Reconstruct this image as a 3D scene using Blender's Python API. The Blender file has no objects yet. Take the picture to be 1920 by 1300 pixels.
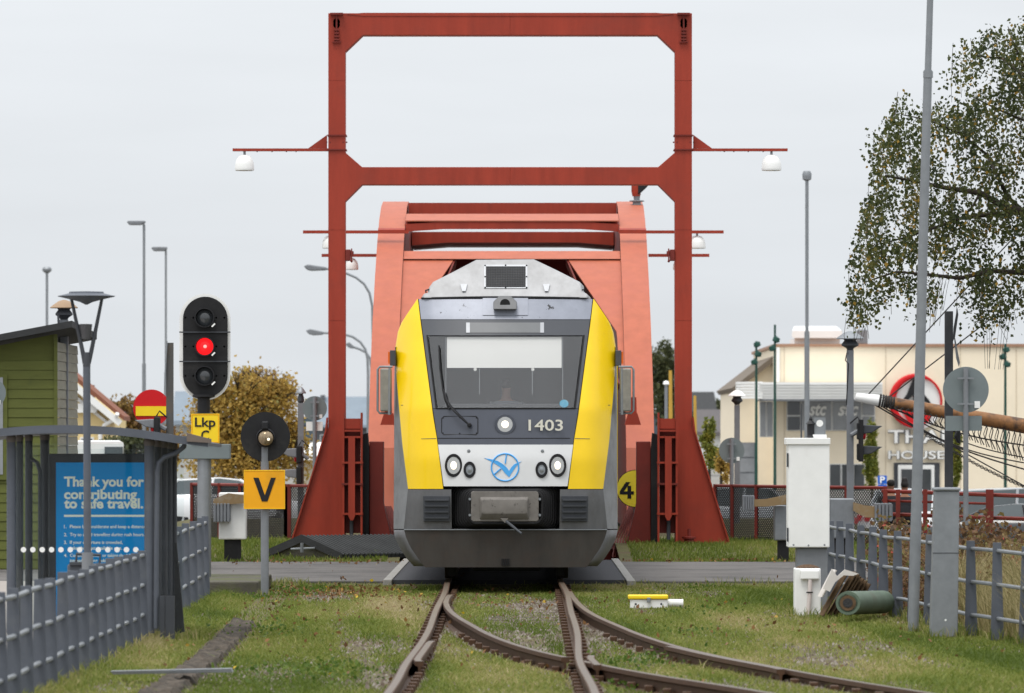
import bpy, bmesh, math, random
import numpy as np
from mathutils import Vector, Matrix
R = math.radians
random.seed(7); RNG = np.random.default_rng(11)
S = bpy.context.scene; COL = S.collection
# ---------------------------------------------------------------- camera
F, CX, CZ, VX, VY = 10667.0, 0.24, 2.07, 983.0, 815.0   # 200 mm lens measured in photo pixels; camera height, vanishing point
cam = bpy.data.cameras.new("camera"); co = bpy.data.objects.new("camera", cam); COL.objects.link(co)
cam.sensor_width = 36; cam.lens = 200; cam.clip_start = 1; cam.clip_end = 8000
cam.shift_x = -23/1920; cam.shift_y = 165/1920
co.location = (CX, 0, CZ); co.rotation_euler = (R(90), 0, 0)
cam.dof.use_dof = True; cam.dof.focus_distance = 77; cam.dof.aperture_fstop = 5.0
S.camera = co
# ---------------------------------------------------------------- sky, sun, exposure
SUN_EL, SUN_ROT = R(66), R(207)
W = bpy.data.worlds.new("World"); S.world = W; W.use_nodes = True
n = W.node_tree.nodes; l = W.node_tree.links; n.clear()
wo = n.new("ShaderNodeOutputWorld"); bg = n.new("ShaderNodeBackground"); bg.inputs[1].default_value = 0.1
sk = n.new("ShaderNodeTexSky"); sk.sky_type = 'NISHITA'; sk.sun_disc = False; sk.sun_elevation = SUN_EL; sk.sun_rotation = SUN_ROT
hs = n.new("ShaderNodeHueSaturation"); hs.inputs['Saturation'].default_value = 0.1; hs.inputs['Value'].default_value = 1.0
tc = n.new("ShaderNodeTexCoord"); sx = n.new("ShaderNodeSeparateXYZ")
mr = n.new("ShaderNodeMapRange"); mr.inputs[1].default_value = -0.02; mr.inputs[2].default_value = 1.0
ov = n.new("ShaderNodeMix"); ov.data_type = 'RGBA'
ov.inputs[6].default_value = (7.15, 7.5, 7.85, 1); ov.inputs[7].default_value = (20, 20.6, 21.4, 1)
nz = n.new("ShaderNodeTexNoise"); nz.inputs['Scale'].default_value = 7; nz.inputs['Detail'].default_value = 5
mp = n.new("ShaderNodeMapping"); mp.inputs['Scale'].default_value = (1.5, 1.5, 9)
cl = n.new("ShaderNodeMapRange"); cl.inputs[1].default_value = .3; cl.inputs[2].default_value = .7; cl.inputs[3].default_value = .97; cl.inputs[4].default_value = 1.04
mu = n.new("ShaderNodeMix"); mu.data_type = 'RGBA'; mu.blend_type = 'MULTIPLY'; mu.inputs[0].default_value = 1
mx = n.new("ShaderNodeMix"); mx.data_type = 'RGBA'; mx.inputs[0].default_value = 0.93
l.new(sk.outputs[0], hs.inputs['Color']); l.new(tc.outputs['Generated'], sx.inputs[0]); l.new(sx.outputs[2], mr.inputs[0])
l.new(mr.outputs[0], ov.inputs[0]); l.new(tc.outputs['Generated'], mp.inputs[0]); l.new(mp.outputs[0], nz.inputs[0]); l.new(nz.outputs[0], cl.inputs[0])
l.new(ov.outputs[2], mu.inputs[6]); l.new(cl.outputs[0], mu.inputs[7])
l.new(hs.outputs[0], mx.inputs[6]); l.new(mu.outputs[2], mx.inputs[7]); l.new(mx.outputs[2], bg.inputs[0]); l.new(bg.outputs[0], wo.inputs[0])
sun = bpy.data.lights.new("sun", 'SUN'); sun.energy = 1.7; sun.angle = R(20); sun.color = (1, .96, .9)
so = bpy.data.objects.new("sun", sun); COL.objects.link(so)
sd = Vector((math.sin(SUN_ROT)*math.cos(SUN_EL), math.cos(SUN_ROT)*math.cos(SUN_EL), math.sin(SUN_EL)))
so.rotation_euler = sd.to_track_quat('Z', 'Y').to_euler()
S.view_settings.view_transform = 'Standard'; S.view_settings.look = 'None'; S.view_settings.exposure = 0; S.view_settings.gamma = 1
# ---------------------------------------------------------------- helpers
def sc(D): return F/D
def P(px, py, D):
    s = F/D; return Vector((CX+(px-VX)/s, D, CZ-(py-VY)/s))
def PX(px, D): return CX+(px-VX)*D/F
def PZ(py, D): return CZ-(py-VY)*D/F
ROOT = {}
def tag(o, label, cat, group=None, kind=None):
    o['label'] = label; o['category'] = cat
    if group: o['group'] = group
    if kind: o['kind'] = kind
    return o
def T(name, loc, label, cat, group=None):
    o = bpy.data.objects.new(name, None); COL.objects.link(o); o.location = loc; o.empty_display_size = .2
    ROOT[o.name] = Vector(loc); return tag(o, label, cat, group)
def kids(o): return [c for c in bpy.data.objects if c.parent == o]
def dup(o, parent=None):
    c = o.copy(); COL.objects.link(c); c.parent = parent
    for k in kids(o): dup(k, c)
    return c
class MB:
    def __init__(s): s.v = []; s.f = []
    def add(s, vs, fs):
        b = len(s.v); s.v += [tuple(v) for v in vs]; s.f += [tuple(i+b for i in f) for f in fs]; return s
    def box(s, x0, x1, y0, y1, z0, z1):
        return s.add([(x, y, z) for z in (z0, z1) for y in (y0, y1) for x in (x0, x1)],
                     [(0,2,3,1),(4,5,7,6),(0,1,5,4),(2,6,7,3),(0,4,6,2),(1,3,7,5)])
    def prism(s, pts, vec):
        n = len(pts); vec = Vector(vec); pts = [Vector(p) for p in pts]
        fs = [tuple(range(n)), tuple(range(2*n-1, n-1, -1))]+[(i, (i+1) % n, n+(i+1) % n, n+i) for i in range(n)]
        return s.add(pts+[p+vec for p in pts], fs)
    def plate(s, px, D, th):                      # outline measured in the photo, at distance D, real thickness th
        return s.prism([P(x, y, D) for x, y in px], (0, th, 0))
    def rect(s, x0, x1, y0, y1, D, th): return s.plate([(x0,y0),(x1,y0),(x1,y1),(x0,y1)], D, th)
    def tube(s, pts, r, n=8, closed=False, cap=True, flat=1.0):
        pts = [Vector(p) for p in pts]; m = len(pts)
        rs = r if isinstance(r, (list, tuple)) else [r]*m
        vs = []; fs = []; up = None
        for i, p in enumerate(pts):
            if closed: t = pts[(i+1) % m]-pts[i-1]
            else: t = pts[min(i+1, m-1)]-pts[max(i-1, 0)]
            t = t.normalized() if t.length > 1e-9 else Vector((0,0,1))
            if up is None: up = Vector((0,0,1)) if abs(t.z) < .9 else Vector((0,1,0))
            a = t.cross(up)
            if a.length < 1e-5: a = t.cross(Vector((1,0,0)))
            a.normalize(); b = a.cross(t).normalized(); up = b
            for k in range(n):
                q = 2*math.pi*(k+.5)/n; vs.append(p+a*rs[i]*math.cos(q)+b*rs[i]*flat*math.sin(q))
        for i in range(m if closed else m-1):
            j = (i+1) % m
            for k in range(n): fs.append((i*n+k, i*n+(k+1) % n, j*n+(k+1) % n, j*n+k))
        if cap and not closed: fs += [tuple(range(n-1, -1, -1)), tuple(range((m-1)*n, m*n))]
        return s.add(vs, fs)
    def lathe(s, c, prof, axis=(0,0,1), n=28, sx=1.0):   # prof = (radius, height along axis)
        c = Vector(c); ax = Vector(axis).normalized(); a = ax.orthogonal().normalized()
        if abs(ax.y) > .9: a = Vector((1,0,0))
        b = ax.cross(a); vs = []; fs = []; m = len(prof)
        for r, h in prof:
            for k in range(n):
                q = 2*math.pi*k/n; vs.append(c+ax*h+a*r*sx*math.cos(q)+b*r*math.sin(q))
        for i in range(m-1):
            for k in range(n): fs.append((i*n+k, i*n+(k+1) % n, (i+1)*n+(k+1) % n, (i+1)*n+k))
        fs += [tuple(range(n-1, -1, -1)), tuple(range((m-1)*n, m*n))]
        return s.add(vs, fs)
    def disc(s, px, py, rpx, D, th, n=36, sx=1.0):       # a round plate facing the camera
        r = rpx/sc(D); return s.lathe(P(px, py, D), [(r, 0), (r, -th)], (0,-1,0), n, sx)
    def loft(s, rings, closed=True, cap=False):
        n = len(rings[0]); vs = [v for r in rings for v in r]; fs = []
        for i in range(len(rings)-1):
            for k in range(n if closed else n-1): fs.append((i*n+k, i*n+(k+1) % n, (i+1)*n+(k+1) % n, (i+1)*n+k))
        if cap: fs += [tuple(range(n-1, -1, -1)), tuple(range((len(rings)-1)*n, len(rings)*n))]
        return s.add(vs, fs)
    def build(s, name, mat, parent=None, smooth=0, bevel=0, sub=0):
        off = Vector((0,0,0)); loc = None
        if parent is not None: off = ROOT[parent.name]
        me = bpy.data.meshes.new(name); v = np.array(s.v, dtype=np.float64)-np.array(off)
        if parent is None:
            loc = (v.min(0)+v.max(0))/2; loc[2] = v[:, 2].min(); v = v-loc
        me.from_pydata(v.tolist(), [], s.f)
        bm = bmesh.new(); bm.from_mesh(me); bmesh.ops.recalc_face_normals(bm, faces=bm.faces); bm.to_mesh(me); bm.free()
        if smooth:
            me.polygons.foreach_set('use_smooth', [True]*len(me.polygons)); me.set_sharp_from_angle(angle=R(smooth))
        o = bpy.data.objects.new(name, me); COL.objects.link(o); me.materials.append(mat)
        if parent is not None: o.parent = parent; ROOT[o.name] = off
        else: o.location = loc; ROOT[o.name] = Vector(loc)
        if bevel:
            b = o.modifiers.new('bevel', 'BEVEL'); b.width = bevel; b.segments = 2; b.limit_method = 'ANGLE'; b.angle_limit = R(35)
        if sub:
            b = o.modifiers.new('sub', 'SUBSURF'); b.levels = sub; b.render_levels = sub
        return o
MATS = {}
def mat(name, col, rough=.55, metal=0, var=.12, scale=2.5, bump=0, bscale=40, streak=0, dirt=None, dscale=1.2, dlo=.55, dhi=.75, coat=0, emit=None, estr=0, spec=.3):
    m = bpy.data.materials.new(name); m.use_nodes = True; nt = m.node_tree; N = nt.nodes; L = nt.links
    b = N['Principled BSDF']; b.inputs['Roughness'].default_value = rough; b.inputs['Metallic'].default_value = metal
    b.inputs['Specular IOR Level'].default_value = spec
    if coat: b.inputs['Coat Weight'].default_value = coat; b.inputs['Coat Roughness'].default_value = .08
    g = N.new("ShaderNodeNewGeometry")
    t = N.new("ShaderNodeTexNoise"); t.inputs['Scale'].default_value = scale; t.inputs['Detail'].default_value = 6; t.inputs['Roughness'].default_value = .65
    src = g.outputs['Position']
    if streak:
        q = N.new("ShaderNodeMapping"); q.inputs['Scale'].default_value = (1, 1, streak); L.new(src, q.inputs[0]); L.new(q.outputs[0], t.inputs[0])
    else: L.new(src, t.inputs[0])
    mr = N.new("ShaderNodeMapRange"); mr.inputs[1].default_value = .25; mr.inputs[2].default_value = .75
    mr.inputs[3].default_value = 1-var; mr.inputs[4].default_value = 1+var; L.new(t.outputs[0], mr.inputs[0])
    mx = N.new("ShaderNodeMix"); mx.data_type = 'RGBA'; mx.blend_type = 'MULTIPLY'; mx.inputs[0].default_value = 1
    mx.inputs[6].default_value = (*col, 1); L.new(mr.outputs[0], mx.inputs[7]); out = mx.outputs[2]
    if dirt:
        d = N.new("ShaderNodeTexNoise"); d.inputs['Scale'].default_value = dscale; d.inputs['Detail'].default_value = 8; d.inputs['Roughness'].default_value = .7; L.new(src, d.inputs[0])
        r2 = N.new("ShaderNodeMapRange"); r2.inputs[1].default_value = dlo; r2.inputs[2].default_value = dhi; L.new(d.outputs[0], r2.inputs[0])
        m2 = N.new("ShaderNodeMix"); m2.data_type = 'RGBA'; m2.inputs[7].default_value = (*dirt, 1); L.new(r2.outputs[0], m2.inputs[0]); L.new(out, m2.inputs[6]); out = m2.outputs[2]
    L.new(out, b.inputs['Base Color'])
    if bump:
        t2 = N.new("ShaderNodeTexNoise"); t2.inputs['Scale'].default_value = bscale; t2.inputs['Detail'].default_value = 5; L.new(src, t2.inputs[0])
        bp = N.new("ShaderNodeBump"); bp.inputs['Strength'].default_value = bump; bp.inputs['Distance'].default_value = .02
        L.new(t2.outputs[0], bp.inputs['Height']); L.new(bp.outputs[0], b.inputs['Normal'])
    if emit: b.inputs['Emission Color'].default_value = (*emit, 1); b.inputs['Emission Strength'].default_value = estr
    MATS[name] = m; return m
def ramp_leaf(name, cols, trans=.35, rough=.55):
    m = bpy.data.materials.new(name); m.use_nodes = True; N = m.node_tree.nodes; L = m.node_tree.links
    b = N['Principled BSDF']; b.inputs['Roughness'].default_value = rough; b.inputs['Specular IOR Level'].default_value = .25
    a = N.new("ShaderNodeAttribute"); a.attribute_name = 'tint'; r = N.new("ShaderNodeValToRGB")
    e = r.color_ramp.elements
    while len(e) < len(cols): e.new(.5)
    for i, c in enumerate(cols): e[i].position = c[0]; e[i].color = (*c[1], 1)
    L.new(a.outputs['Fac'], r.inputs[0]); L.new(r.outputs[0], b.inputs['Base Color'])
    tr = N.new("ShaderNodeBsdfTranslucent"); L.new(r.outputs[0], tr.inputs[0]); mx = N.new("ShaderNodeMixShader"); mx.inputs[0].default_value = trans
    L.new(b.outputs[0], mx.inputs[1]); L.new(tr.outputs[0], mx.inputs[2]); L.new(mx.outputs[0], N['Material Output'].inputs[0]); return m
def glassmat(name, tint=(1,1,1), refl=.1, rough=.02):
    m = bpy.data.materials.new(name); m.use_nodes = True; N = m.node_tree.nodes; L = m.node_tree.links; N.remove(N['Principled BSDF'])
    t = N.new("ShaderNodeBsdfTransparent"); t.inputs[0].default_value = (*tint, 1); g = N.new("ShaderNodeBsdfGlossy"); g.inputs['Roughness'].default_value = rough
    mx = N.new("ShaderNodeMixShader"); mx.inputs[0].default_value = refl; L.new(t.outputs[0], mx.inputs[1]); L.new(g.outputs[0], mx.inputs[2])
    L.new(mx.outputs[0], N['Material Output'].inputs[0]); return m
def fastmesh(name, co, faces, m, parent=None, tint=None):
    me = bpy.data.meshes.new(name); k = faces.shape[1]; nf = len(faces)
    if parent is not None: co = co-np.array(ROOT[parent.name])
    me.vertices.add(len(co)); me.vertices.foreach_set('co', co.astype(np.float32).ravel())
    me.loops.add(nf*k); me.loops.foreach_set('vertex_index', faces.astype(np.int32).ravel())
    me.polygons.add(nf); me.polygons.foreach_set('loop_start', np.arange(0, nf*k, k, dtype=np.int32))
    me.update(calc_edges=True)
    if tint is not None:
        a = me.attributes.new('tint', 'FLOAT', 'POINT'); a.data.foreach_set('value', tint.astype(np.float32))
    me.materials.append(m); o = bpy.data.objects.new(name, me); COL.objects.link(o)
    if parent is not None: o.parent = parent; ROOT[o.name] = ROOT[parent.name]
    return o
def leaves(name, c, size, m, parent=None, tint=None, droop=0, aspect=.7):
    n = len(c); a = RNG.normal(size=(n, 3)); a[:, 2] -= droop; a /= np.linalg.norm(a, axis=1, keepdims=True)
    b = np.cross(a, RNG.normal(size=(n, 3))); b /= np.linalg.norm(b, axis=1, keepdims=True)
    s = size*RNG.uniform(.6, 1.25, (n, 1)); a = a*s; b = b*s*aspect*.5
    v = np.stack([c, c+a*.4+b, c+a, c+a*.4-b], 1).reshape(-1, 3)
    f = np.arange(4*n).reshape(n, 4); t = RNG.uniform(0, 1, n) if tint is None else tint
    return fastmesh(name, v, f, m, parent, np.repeat(np.clip(t, 0, 1), 4))
def text(body, name, m, parent, x0, x1, y0, y1, D, th=.01, bold=0, shear=0, fit=True, space=1.0):   # mesh lettering filling the given box
    cu = bpy.data.curves.new(name, 'FONT'); cu.body = body; cu.extrude = th; cu.offset = bold; cu.shear = shear; cu.space_character = space; cu.resolution_u = 3
    o = bpy.data.objects.new(name, cu); COL.objects.link(o)
    me = bpy.data.meshes.new_from_object(o.evaluated_get(bpy.context.evaluated_depsgraph_get()))
    bpy.data.objects.remove(o); bpy.data.curves.remove(cu); me.name = name
    n = len(me.vertices); v = np.zeros(n*3); me.vertices.foreach_get('co', v); v = v.reshape(-1, 3)
    lo = v.min(0); hi = v.max(0); A = P(x0, y1, D); B = P(x1, y0, D)
    kz = (B.z-A.z)/(hi[1]-lo[1]); kx = (B.x-A.x)/(hi[0]-lo[0]) if fit else kz
    off = ROOT[parent.name]
    w = np.stack([A.x+(v[:, 0]-lo[0])*kx-off.x, D-v[:, 2]*0-np.where(v[:, 2] > 0, th, 0)-off.y, A.z+(v[:, 1]-lo[1])*kz-off.z], 1)
    me.vertices.foreach_set('co', w.ravel()); me.materials.clear(); me.materials.append(m)
    t = bpy.data.objects.new(name, me); COL.objects.link(t); t.parent = parent; ROOT[t.name] = off; return t
def interp(x, xs, ys): return float(np.interp(x, xs, ys))
def noise2(x, y, k=0):
    return (np.sin(x*1.7+y*.31+k)+np.sin(y*.53-x*.9+2.1*k)+np.sin(x*3.1+y*.77+.7*k)*.6+np.sin(y*1.31+x*.4+k*3)*.7)/3.3
# ---------------------------------------------------------------- materials
red = mat('red_paint', (.30, .037, .018), .5, var=.2, scale=5, streak=.12, dirt=(.2,.035,.022), dscale=.9, dlo=.5, dhi=.9, bump=.06, bscale=8)
reddk = mat('dark_or_shaded_red', (.165, .022, .015), .55, var=.2, scale=1.5, dirt=(.09,.02,.014), dlo=.5, dhi=.85)  # for dark red parts; also stands in for shade on the far portal
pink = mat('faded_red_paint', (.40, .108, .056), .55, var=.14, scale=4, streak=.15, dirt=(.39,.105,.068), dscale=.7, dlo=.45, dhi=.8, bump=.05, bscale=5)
galv = mat('galvanised_steel', (.25, .265, .28), .5, .55, .12, 8, dirt=(.25,.26,.27))
postg = mat('grey_steel_post', (.2, .21, .225), .6, .2, .15, 4, dirt=(.13,.13,.13))
slate = mat('slate_grey_paint', (.092, .102, .122), .55, 0, .12, 5, dirt=(.16,.165,.17), dlo=.55, dhi=.85)
slatedk = mat('dark_grey_paint', (.052, .056, .064), .55, 0, .15, 5, dirt=(.09,.09,.09))
black = mat('black_plastic', (.012, .012, .014), .5, 0, .2, 10)
blackm = mat('matt_black', (.014, .014, .015), .75, 0, .25, 6, dirt=(.035,.033,.031))
rubber = mat('black_rubber', (.011, .011, .012), .7)
white = mat('white_paint', (.8, .8, .78), .5, 0, .05, 4, dirt=(.55,.53,.48), dlo=.6, dhi=.95)
whitecl = mat('clean_white', (.82, .82, .8), .45, 0, .03)
yellow = mat('train_yellow', (.86, .57, .002), .3, 0, .04, 3, coat=.25, dirt=(.72,.46,.01), dscale=3, dlo=.6, dhi=.85)
silver = mat('silver_paint', (.40, .41, .43), .45, .25, .12, 6, dirt=(.2,.2,.2), dscale=3, dlo=.58, dhi=.8)
silverlt = mat('silver_fairing', (.37, .37, .375), .5, .15, .15, 5, streak=.3, dirt=(.22,.215,.21), dscale=2.2, dlo=.42, dhi=.9)
bandm = mat('chipped_silver', (.25, .265, .31), .4, .15, .1, 6, dirt=(.03,.03,.032), dscale=7, dlo=.635, dhi=.655)
facewh = mat('nose_panel_silver', (.66, .665, .67), .4, .05, .03, 6)
charc = mat('charcoal_front', (.067, .074, .095), .35, 0, .06, 5, coat=.3)
surr = mat('windscreen_border', (.06, .064, .074), .3, 0, .06, 5, coat=.3)
lowgrey = mat('lower_grey', (.125, .126, .13), .5, .2, .18, 7, streak=.25, dirt=(.09,.083,.075), dscale=3, dlo=.5, dhi=.8)
flankm = mat('flank_grey', (.23, .235, .245), .45, .25, .15, 6, dirt=(.12,.115,.11), dscale=2.5, dlo=.5, dhi=.8)
skirtm = mat('dirty_skirt', (.046, .041, .036), .65, 0, .28, 4, streak=.3, dirt=(.055,.042,.034), dscale=5, dlo=.45, dhi=.75)
coupm = mat('coupler_cover_grey', (.165, .152, .138), .6, 0, .16, 9, dirt=(.06,.055,.05), dscale=14, dlo=.58, dhi=.68)
orange = mat('orange_lens', (.7, .13, .01), .3)
bluem = mat('logo_blue', (.07, .36, .76), .4, var=.05)
numm = mat('number_cream', (.66, .64, .56), .5, var=.05)
lampwarm = mat('lamp_glow', (.9, .85, .75), .3, emit=(1, .84, .64), estr=1.1)
lampoff = mat('unlit_lens', (.3, .32, .34), .15, .5)
chrome = mat('chrome_ring', (.7, .7, .7), .25, .9)
signyel = mat('sign_yellow', (.84, .59, .018), .5, 0, .05, 3)
signora = mat('sign_amber', (.80, .36, .006), .5, 0, .05, 3, dirt=(.6,.28,.01))
signred = mat('sign_red', (.56, .008, .012), .45, 0, .05, 3)
redlit = mat('red_signal_glow', (.5, .0, .0), .3, emit=(1, .015, .02), estr=1.1)
redhot = mat('red_signal_core', (.9, .3, .3), .3, emit=(1, .3, .26), estr=1.3)
signback = mat('sign_back_grey', (.17, .2, .205), .6, .1, .1, 3)
railm = mat('rusty_rail', (.075, .038, .02), .7, .1, .3, 14, dirt=(.065,.04,.03), dscale=8)
railtop = mat('worn_rail_head', (.115, .085, .06), .42, .35, .2, 10)
sleepm = mat('old_sleeper', (.09, .075, .06), .9, 0, .35, 6, bump=.6)
asph = mat('asphalt', (.135, .125, .118), .9, 0, .16, 3, dirt=(.085,.08,.076), dscale=.55, dlo=.47, dhi=.6, bump=.25, bscale=90)
asphdk = mat('dark_asphalt', (.055, .056, .062), .85, 0, .12, 30, bump=.25, bscale=90)
conc = mat('concrete', (.30, .29, .27), .85, 0, .16, 7, dirt=(.15,.14,.11), bump=.3, bscale=30)
concold = mat('mossy_concrete', (.085, .078, .062), .9, 0, .25, 5, dirt=(.09,.10,.035), dscale=2, dlo=.45, dhi=.65, bump=.4)
pave = mat('platform_paving', (.30, .27, .245), .9, 0, .12, 3, bump=.1)
greenw = mat('green_boards', (.105, .118, .026), .7, 0, .14, 2, streak=6, dirt=(.06,.07,.02), dscale=2)
greenwd = mat('pale_side_boards', (.23, .22, .17), .75, 0, .16, 2, streak=6)
roofdk = mat('dark_roof_felt', (.035, .036, .037), .8, 0, .2, 4, bump=.3)
corr = mat('grey_corrugated', (.045, .047, .048), .75, 0, .25, 3, dirt=(.03,.031,.028))
cream = mat('cream_render', (.84, .74, .575), .85, 0, .04, 1.5)
creamhs = mat('yellow_render', (.72, .56, .28), .85, 0, .06, 1.5)
tile = mat('red_tiles', (.22, .085, .05), .85, 0, .2, 6)
bluroof = mat('blue_grey_roof', (.19, .23, .27), .7, 0, .08, 1)
wallgr = mat('grey_wall', (.12, .125, .135), .8, 0, .1, 1)
glassdk = mat('dark_window', (.05, .055, .06), .1, 0, .3, .8, spec=.8)
glasslt = mat('bright_window', (.25, .26, .27), .1, 0, .35, .9, spec=.8)
wood = mat('varnished_wood', (.24, .11, .04), .5, 0, .35, 6, dirt=(.08,.045,.028), dscale=5, dlo=.48, dhi=.62)
rope = mat('rope_dark', (.035, .032, .03), .8)
greenp = mat('dark_green_paint', (.012, .06, .045), .5)
bark = mat('bark', (.045, .036, .028), .9, 0, .3, 12, bump=.5)
dkwood = mat('weathered_post', (.085, .083, .08), .8, 0, .25, 8, streak=.15, dirt=(.13,.10,.07), dscale=3)
tubegr = mat('green_pipe', (.105, .145, .105), .6, 0, .2, 5, dirt=(.09,.085,.06), dscale=3)
wicker = mat('brown_slats', (.12, .075, .04), .85, 0, .4, 12)
sheetw = mat('white_sheet', (.62, .58, .54), .7, 0, .12, 6)
posterb = mat('poster_blue', (.005, .25, .60), .5, 0, .08, 1.5, spec=.15, emit=(.004, .13, .33), estr=.35)  # glow added to brighten the poster under the shelter roof
postert = mat('poster_text', (.88, .9, .78), .5, 0, .03, spec=.15, emit=(.8, .85, .7), estr=.14)  # same added glow, keeps the lettering bright below the roof
carglass = mat('car_glass', (.04, .055, .06), .08, 0, .2, 2, spec=.9)
skin = mat('skin', (.22, .11, .07), .55, var=.06); hairm = mat('black_hair', (.012, .01, .01), .6)
skinl = mat('pale_skin', (.45, .26, .19), .55, var=.06)
cloth = mat('dark_cloth', (.02, .02, .024), .9, var=.2)
clothb = mat('pale_shirt', (.3, .32, .36), .9, var=.2)
glass = glassmat('windscreen_glass', (.9, .9, .9), .065)
glassp = glassmat('shelter_glass', (.95, .97, .97), .012)
gsoil = mat('grass_soil', (.10, .095, .036), .95, 0, .45, 6, dirt=(.105,.072,.042), dscale=.9, dlo=.5, dhi=.62, bump=.5, bscale=30)
farg = mat('far_ground', (.2, .19, .17), .95, 0, .2, .05)
# ---------------------------------------------------------------- setting: ground, road, platform, hills
def grid(x0, x1, y0, y1, nx, ny, zf):
    b = MB(); vs = []; fs = []
    for j in range(ny+1):
        for i in range(nx+1):
            x = x0+(x1-x0)*i/nx; y = y0+(y1-y0)*j/ny; vs.append((x, y, zf(x, y)))
    for j in range(ny):
        for i in range(nx): a = j*(nx+1)+i; fs.append((a, a+1, a+nx+2, a+nx+1))
    return b.add(vs, fs)
def struct(o): o['kind'] = 'structure'; return o
struct(grid(-900, 900, -30, 5000, 1, 1, lambda x, y: -1.0).build('ground', farg))
_zk = ([25, 36, 41, 46, 52.5, 58, 63, 70, 79, 140], [.25, .24, .20, .125, .065, .085, .11, .13, .12, .12])
def zr(y):                                            # height of the worn track, which dips towards the camera
    return float(np.mean([np.interp(y+d, *_zk) for d in (-2, -1, 0, 1, 2)]))
def zg(x, y):
    e = min(max((y-40)/4, 0), 1)
    return -1.3*min(1, max(0, (x-7.6)/1.3))+.004+(zr(y)-.16)*math.exp(-(x/3.6)**2)+.018*float(noise2(np.float64(x*1.1), np.float64(y*.5)))*e
struct(grid(-3.75, 9, 36, 79.3, 60, 120, lambda x, y: zg(x, y) if y < 78 else .002).build('grass_ground', gsoil, smooth=60))
struct(MB().box(-60, -1.70, 79, 91.2, -1.1, .03).build('road', asph))
struct(MB().box(1.76, 60, 79, 91.2, -1.1, .03).build('road', asph))
struct(MB().box(-1.58, 1.64, 78.6, 91.2, -.3, .06).build('crossing_panel', asphdk))
struct(MB().box(-1.70, -1.58, 78.2, 91.6, -.3, .075).box(1.64, 1.76, 77.6, 91.6, -.3, .075).build('crossing_edge_beam', conc, bevel=.01))
def zb(x, y): return -1.3*min(1, max(0, (abs(x)-7.2)/1.6))+.19*min(max((y-92.3)/4.5, 0), 1)+.02*float(noise2(np.float64(x), np.float64(y)))*min(max((y-92)/2, 0), 1)
struct(grid(-9, -1.8, 91.2, 128, 24, 30, zb).build('embankment', gsoil, smooth=60))
struct(grid(1.8, 9, 91.2, 128, 24, 30, zb).build('embankment', gsoil, smooth=60))
struct(MB().box(6.5, 16, 96.5, 109, -1.1, -.04).build('quay', pave))
struct(MB().box(-16, -6.9, 91.25, 98, -1.1, .02).build('paving', pave))
struct(MB().box(-30, -3.95, 30, 78.5, -1.1, .05).build('platform', pave))
# low mossy concrete edge left of the road
struct(MB().box(-4.05, -3.2, 73.4, 77.5, -.1, .17).build('kerb', concold, bevel=.02))
def hill(name, pts, D, th, m):
    return struct(MB().prism([P(x, y, D) for x, y in pts], (0, th, 0)).build(name, m))
hillm = mat('far_wood_blue', (.075, .10, .12), .95, 0, .3, .02)
hl = [(-700, 830)]+[(x, 800-22*math.sin(x*.011)-14*math.sin(x*.037)-9*math.sin(x*.09)) for x in range(-700, 2700, 14)]+[(2700, 830)]
hill('hills', hl, 1500, 200, hillm)
# ---------------------------------------------------------------- the railway turnout
def rail_mb(path, w=1.0):
    prof = [(-.036,0),(.036,0),(.038,-.035),(.012,-.05),(.01,-.13),(.068,-.15),(.068,-.17),(-.068,-.17),(-.068,-.15),(-.01,-.13),(-.012,-.05),(-.038,-.035)]
    rings = []
    for i, p in enumerate(path):
        a = Vector(path[max(i-1, 0)]); c = Vector(path[min(i+1, len(path)-1)]); t = (c-a); t.z = 0; t.normalize(); nrm = Vector((t.y, -t.x, 0))
        rings.append([Vector(p)+nrm*x*w+Vector((0,0,z)) for x, z in prof])
    return MB().loft(rings, cap=True), rings
track = T('railway_turnout', (0, 60, 0), 'rusty railway switch with branch rails curving off right through the grass', 'railway track')
def rail(path, name='rail'):
    b, rings = rail_mb(path); o = b.build(name, railm, track, smooth=40)
    h = MB()
    h.loft([[r[0]+Vector((0,0,.0015))+(r[1]-r[0])*.12, r[0]+(r[1]-r[0])*.88+Vector((0,0,.0015)), r[0]+(r[1]-r[0])*.88+Vector((0,0,-.004)), r[0]+(r[1]-r[0])*.12+Vector((0,0,-.004))] for r in rings], cap=True)
    h.build('running_surface', railtop, o); return o
ys = [34+i*.7 for i in range(110)]
wob = lambda y: .018*math.sin(y*.21+1)+.012*math.sin(y*.47)
BX = ([43-8, 42.9, 46.5, 49.9, 52.6, 56.2, 62.4, 66.5, 70], [3.72, 2.6, 2.0, 1.53, 1.10, .64, .185, .05, 0])
def bo(y): return float(np.mean([np.interp(y+d, *BX) for d in (-1.6, -.8, 0, .8, 1.6)]))
rail([(-.7525+wob(y), y, zr(y)) for y in ys])
rail([(.7525+wob(y), y, zr(y)) for y in ys])
yb = [y for y in ys if y < 71]
rail([(.7525+wob(y)+bo(y)+.03, y, zr(y)*(.6+.4*math.exp(-bo(y)))) for y in yb], 'branch_rail')
rail([(-.7525+wob(y)+bo(y)+.10*max(0, 1-(70-y)/5)**2, y, zr(y)) for y in yb if 50.75 < y < 69.3], 'branch_rail')
rail([(-.7525+wob(y)+bo(y), y, zr(y)*.95) for y in yb if y < 50.75], 'branch_rail')
rail([(.7525+.075+.02*abs(y-50.5), y, zr(y)) for y in np.arange(48.6, 51.6, .3)], 'wing_rail')
rail([(-.7525+.075+wob(y)+.05*max(0, abs(y-52.4)-2)**2, y, zr(y)) for y in np.arange(49.6, 55.3, .3)], 'check_rail')
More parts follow.
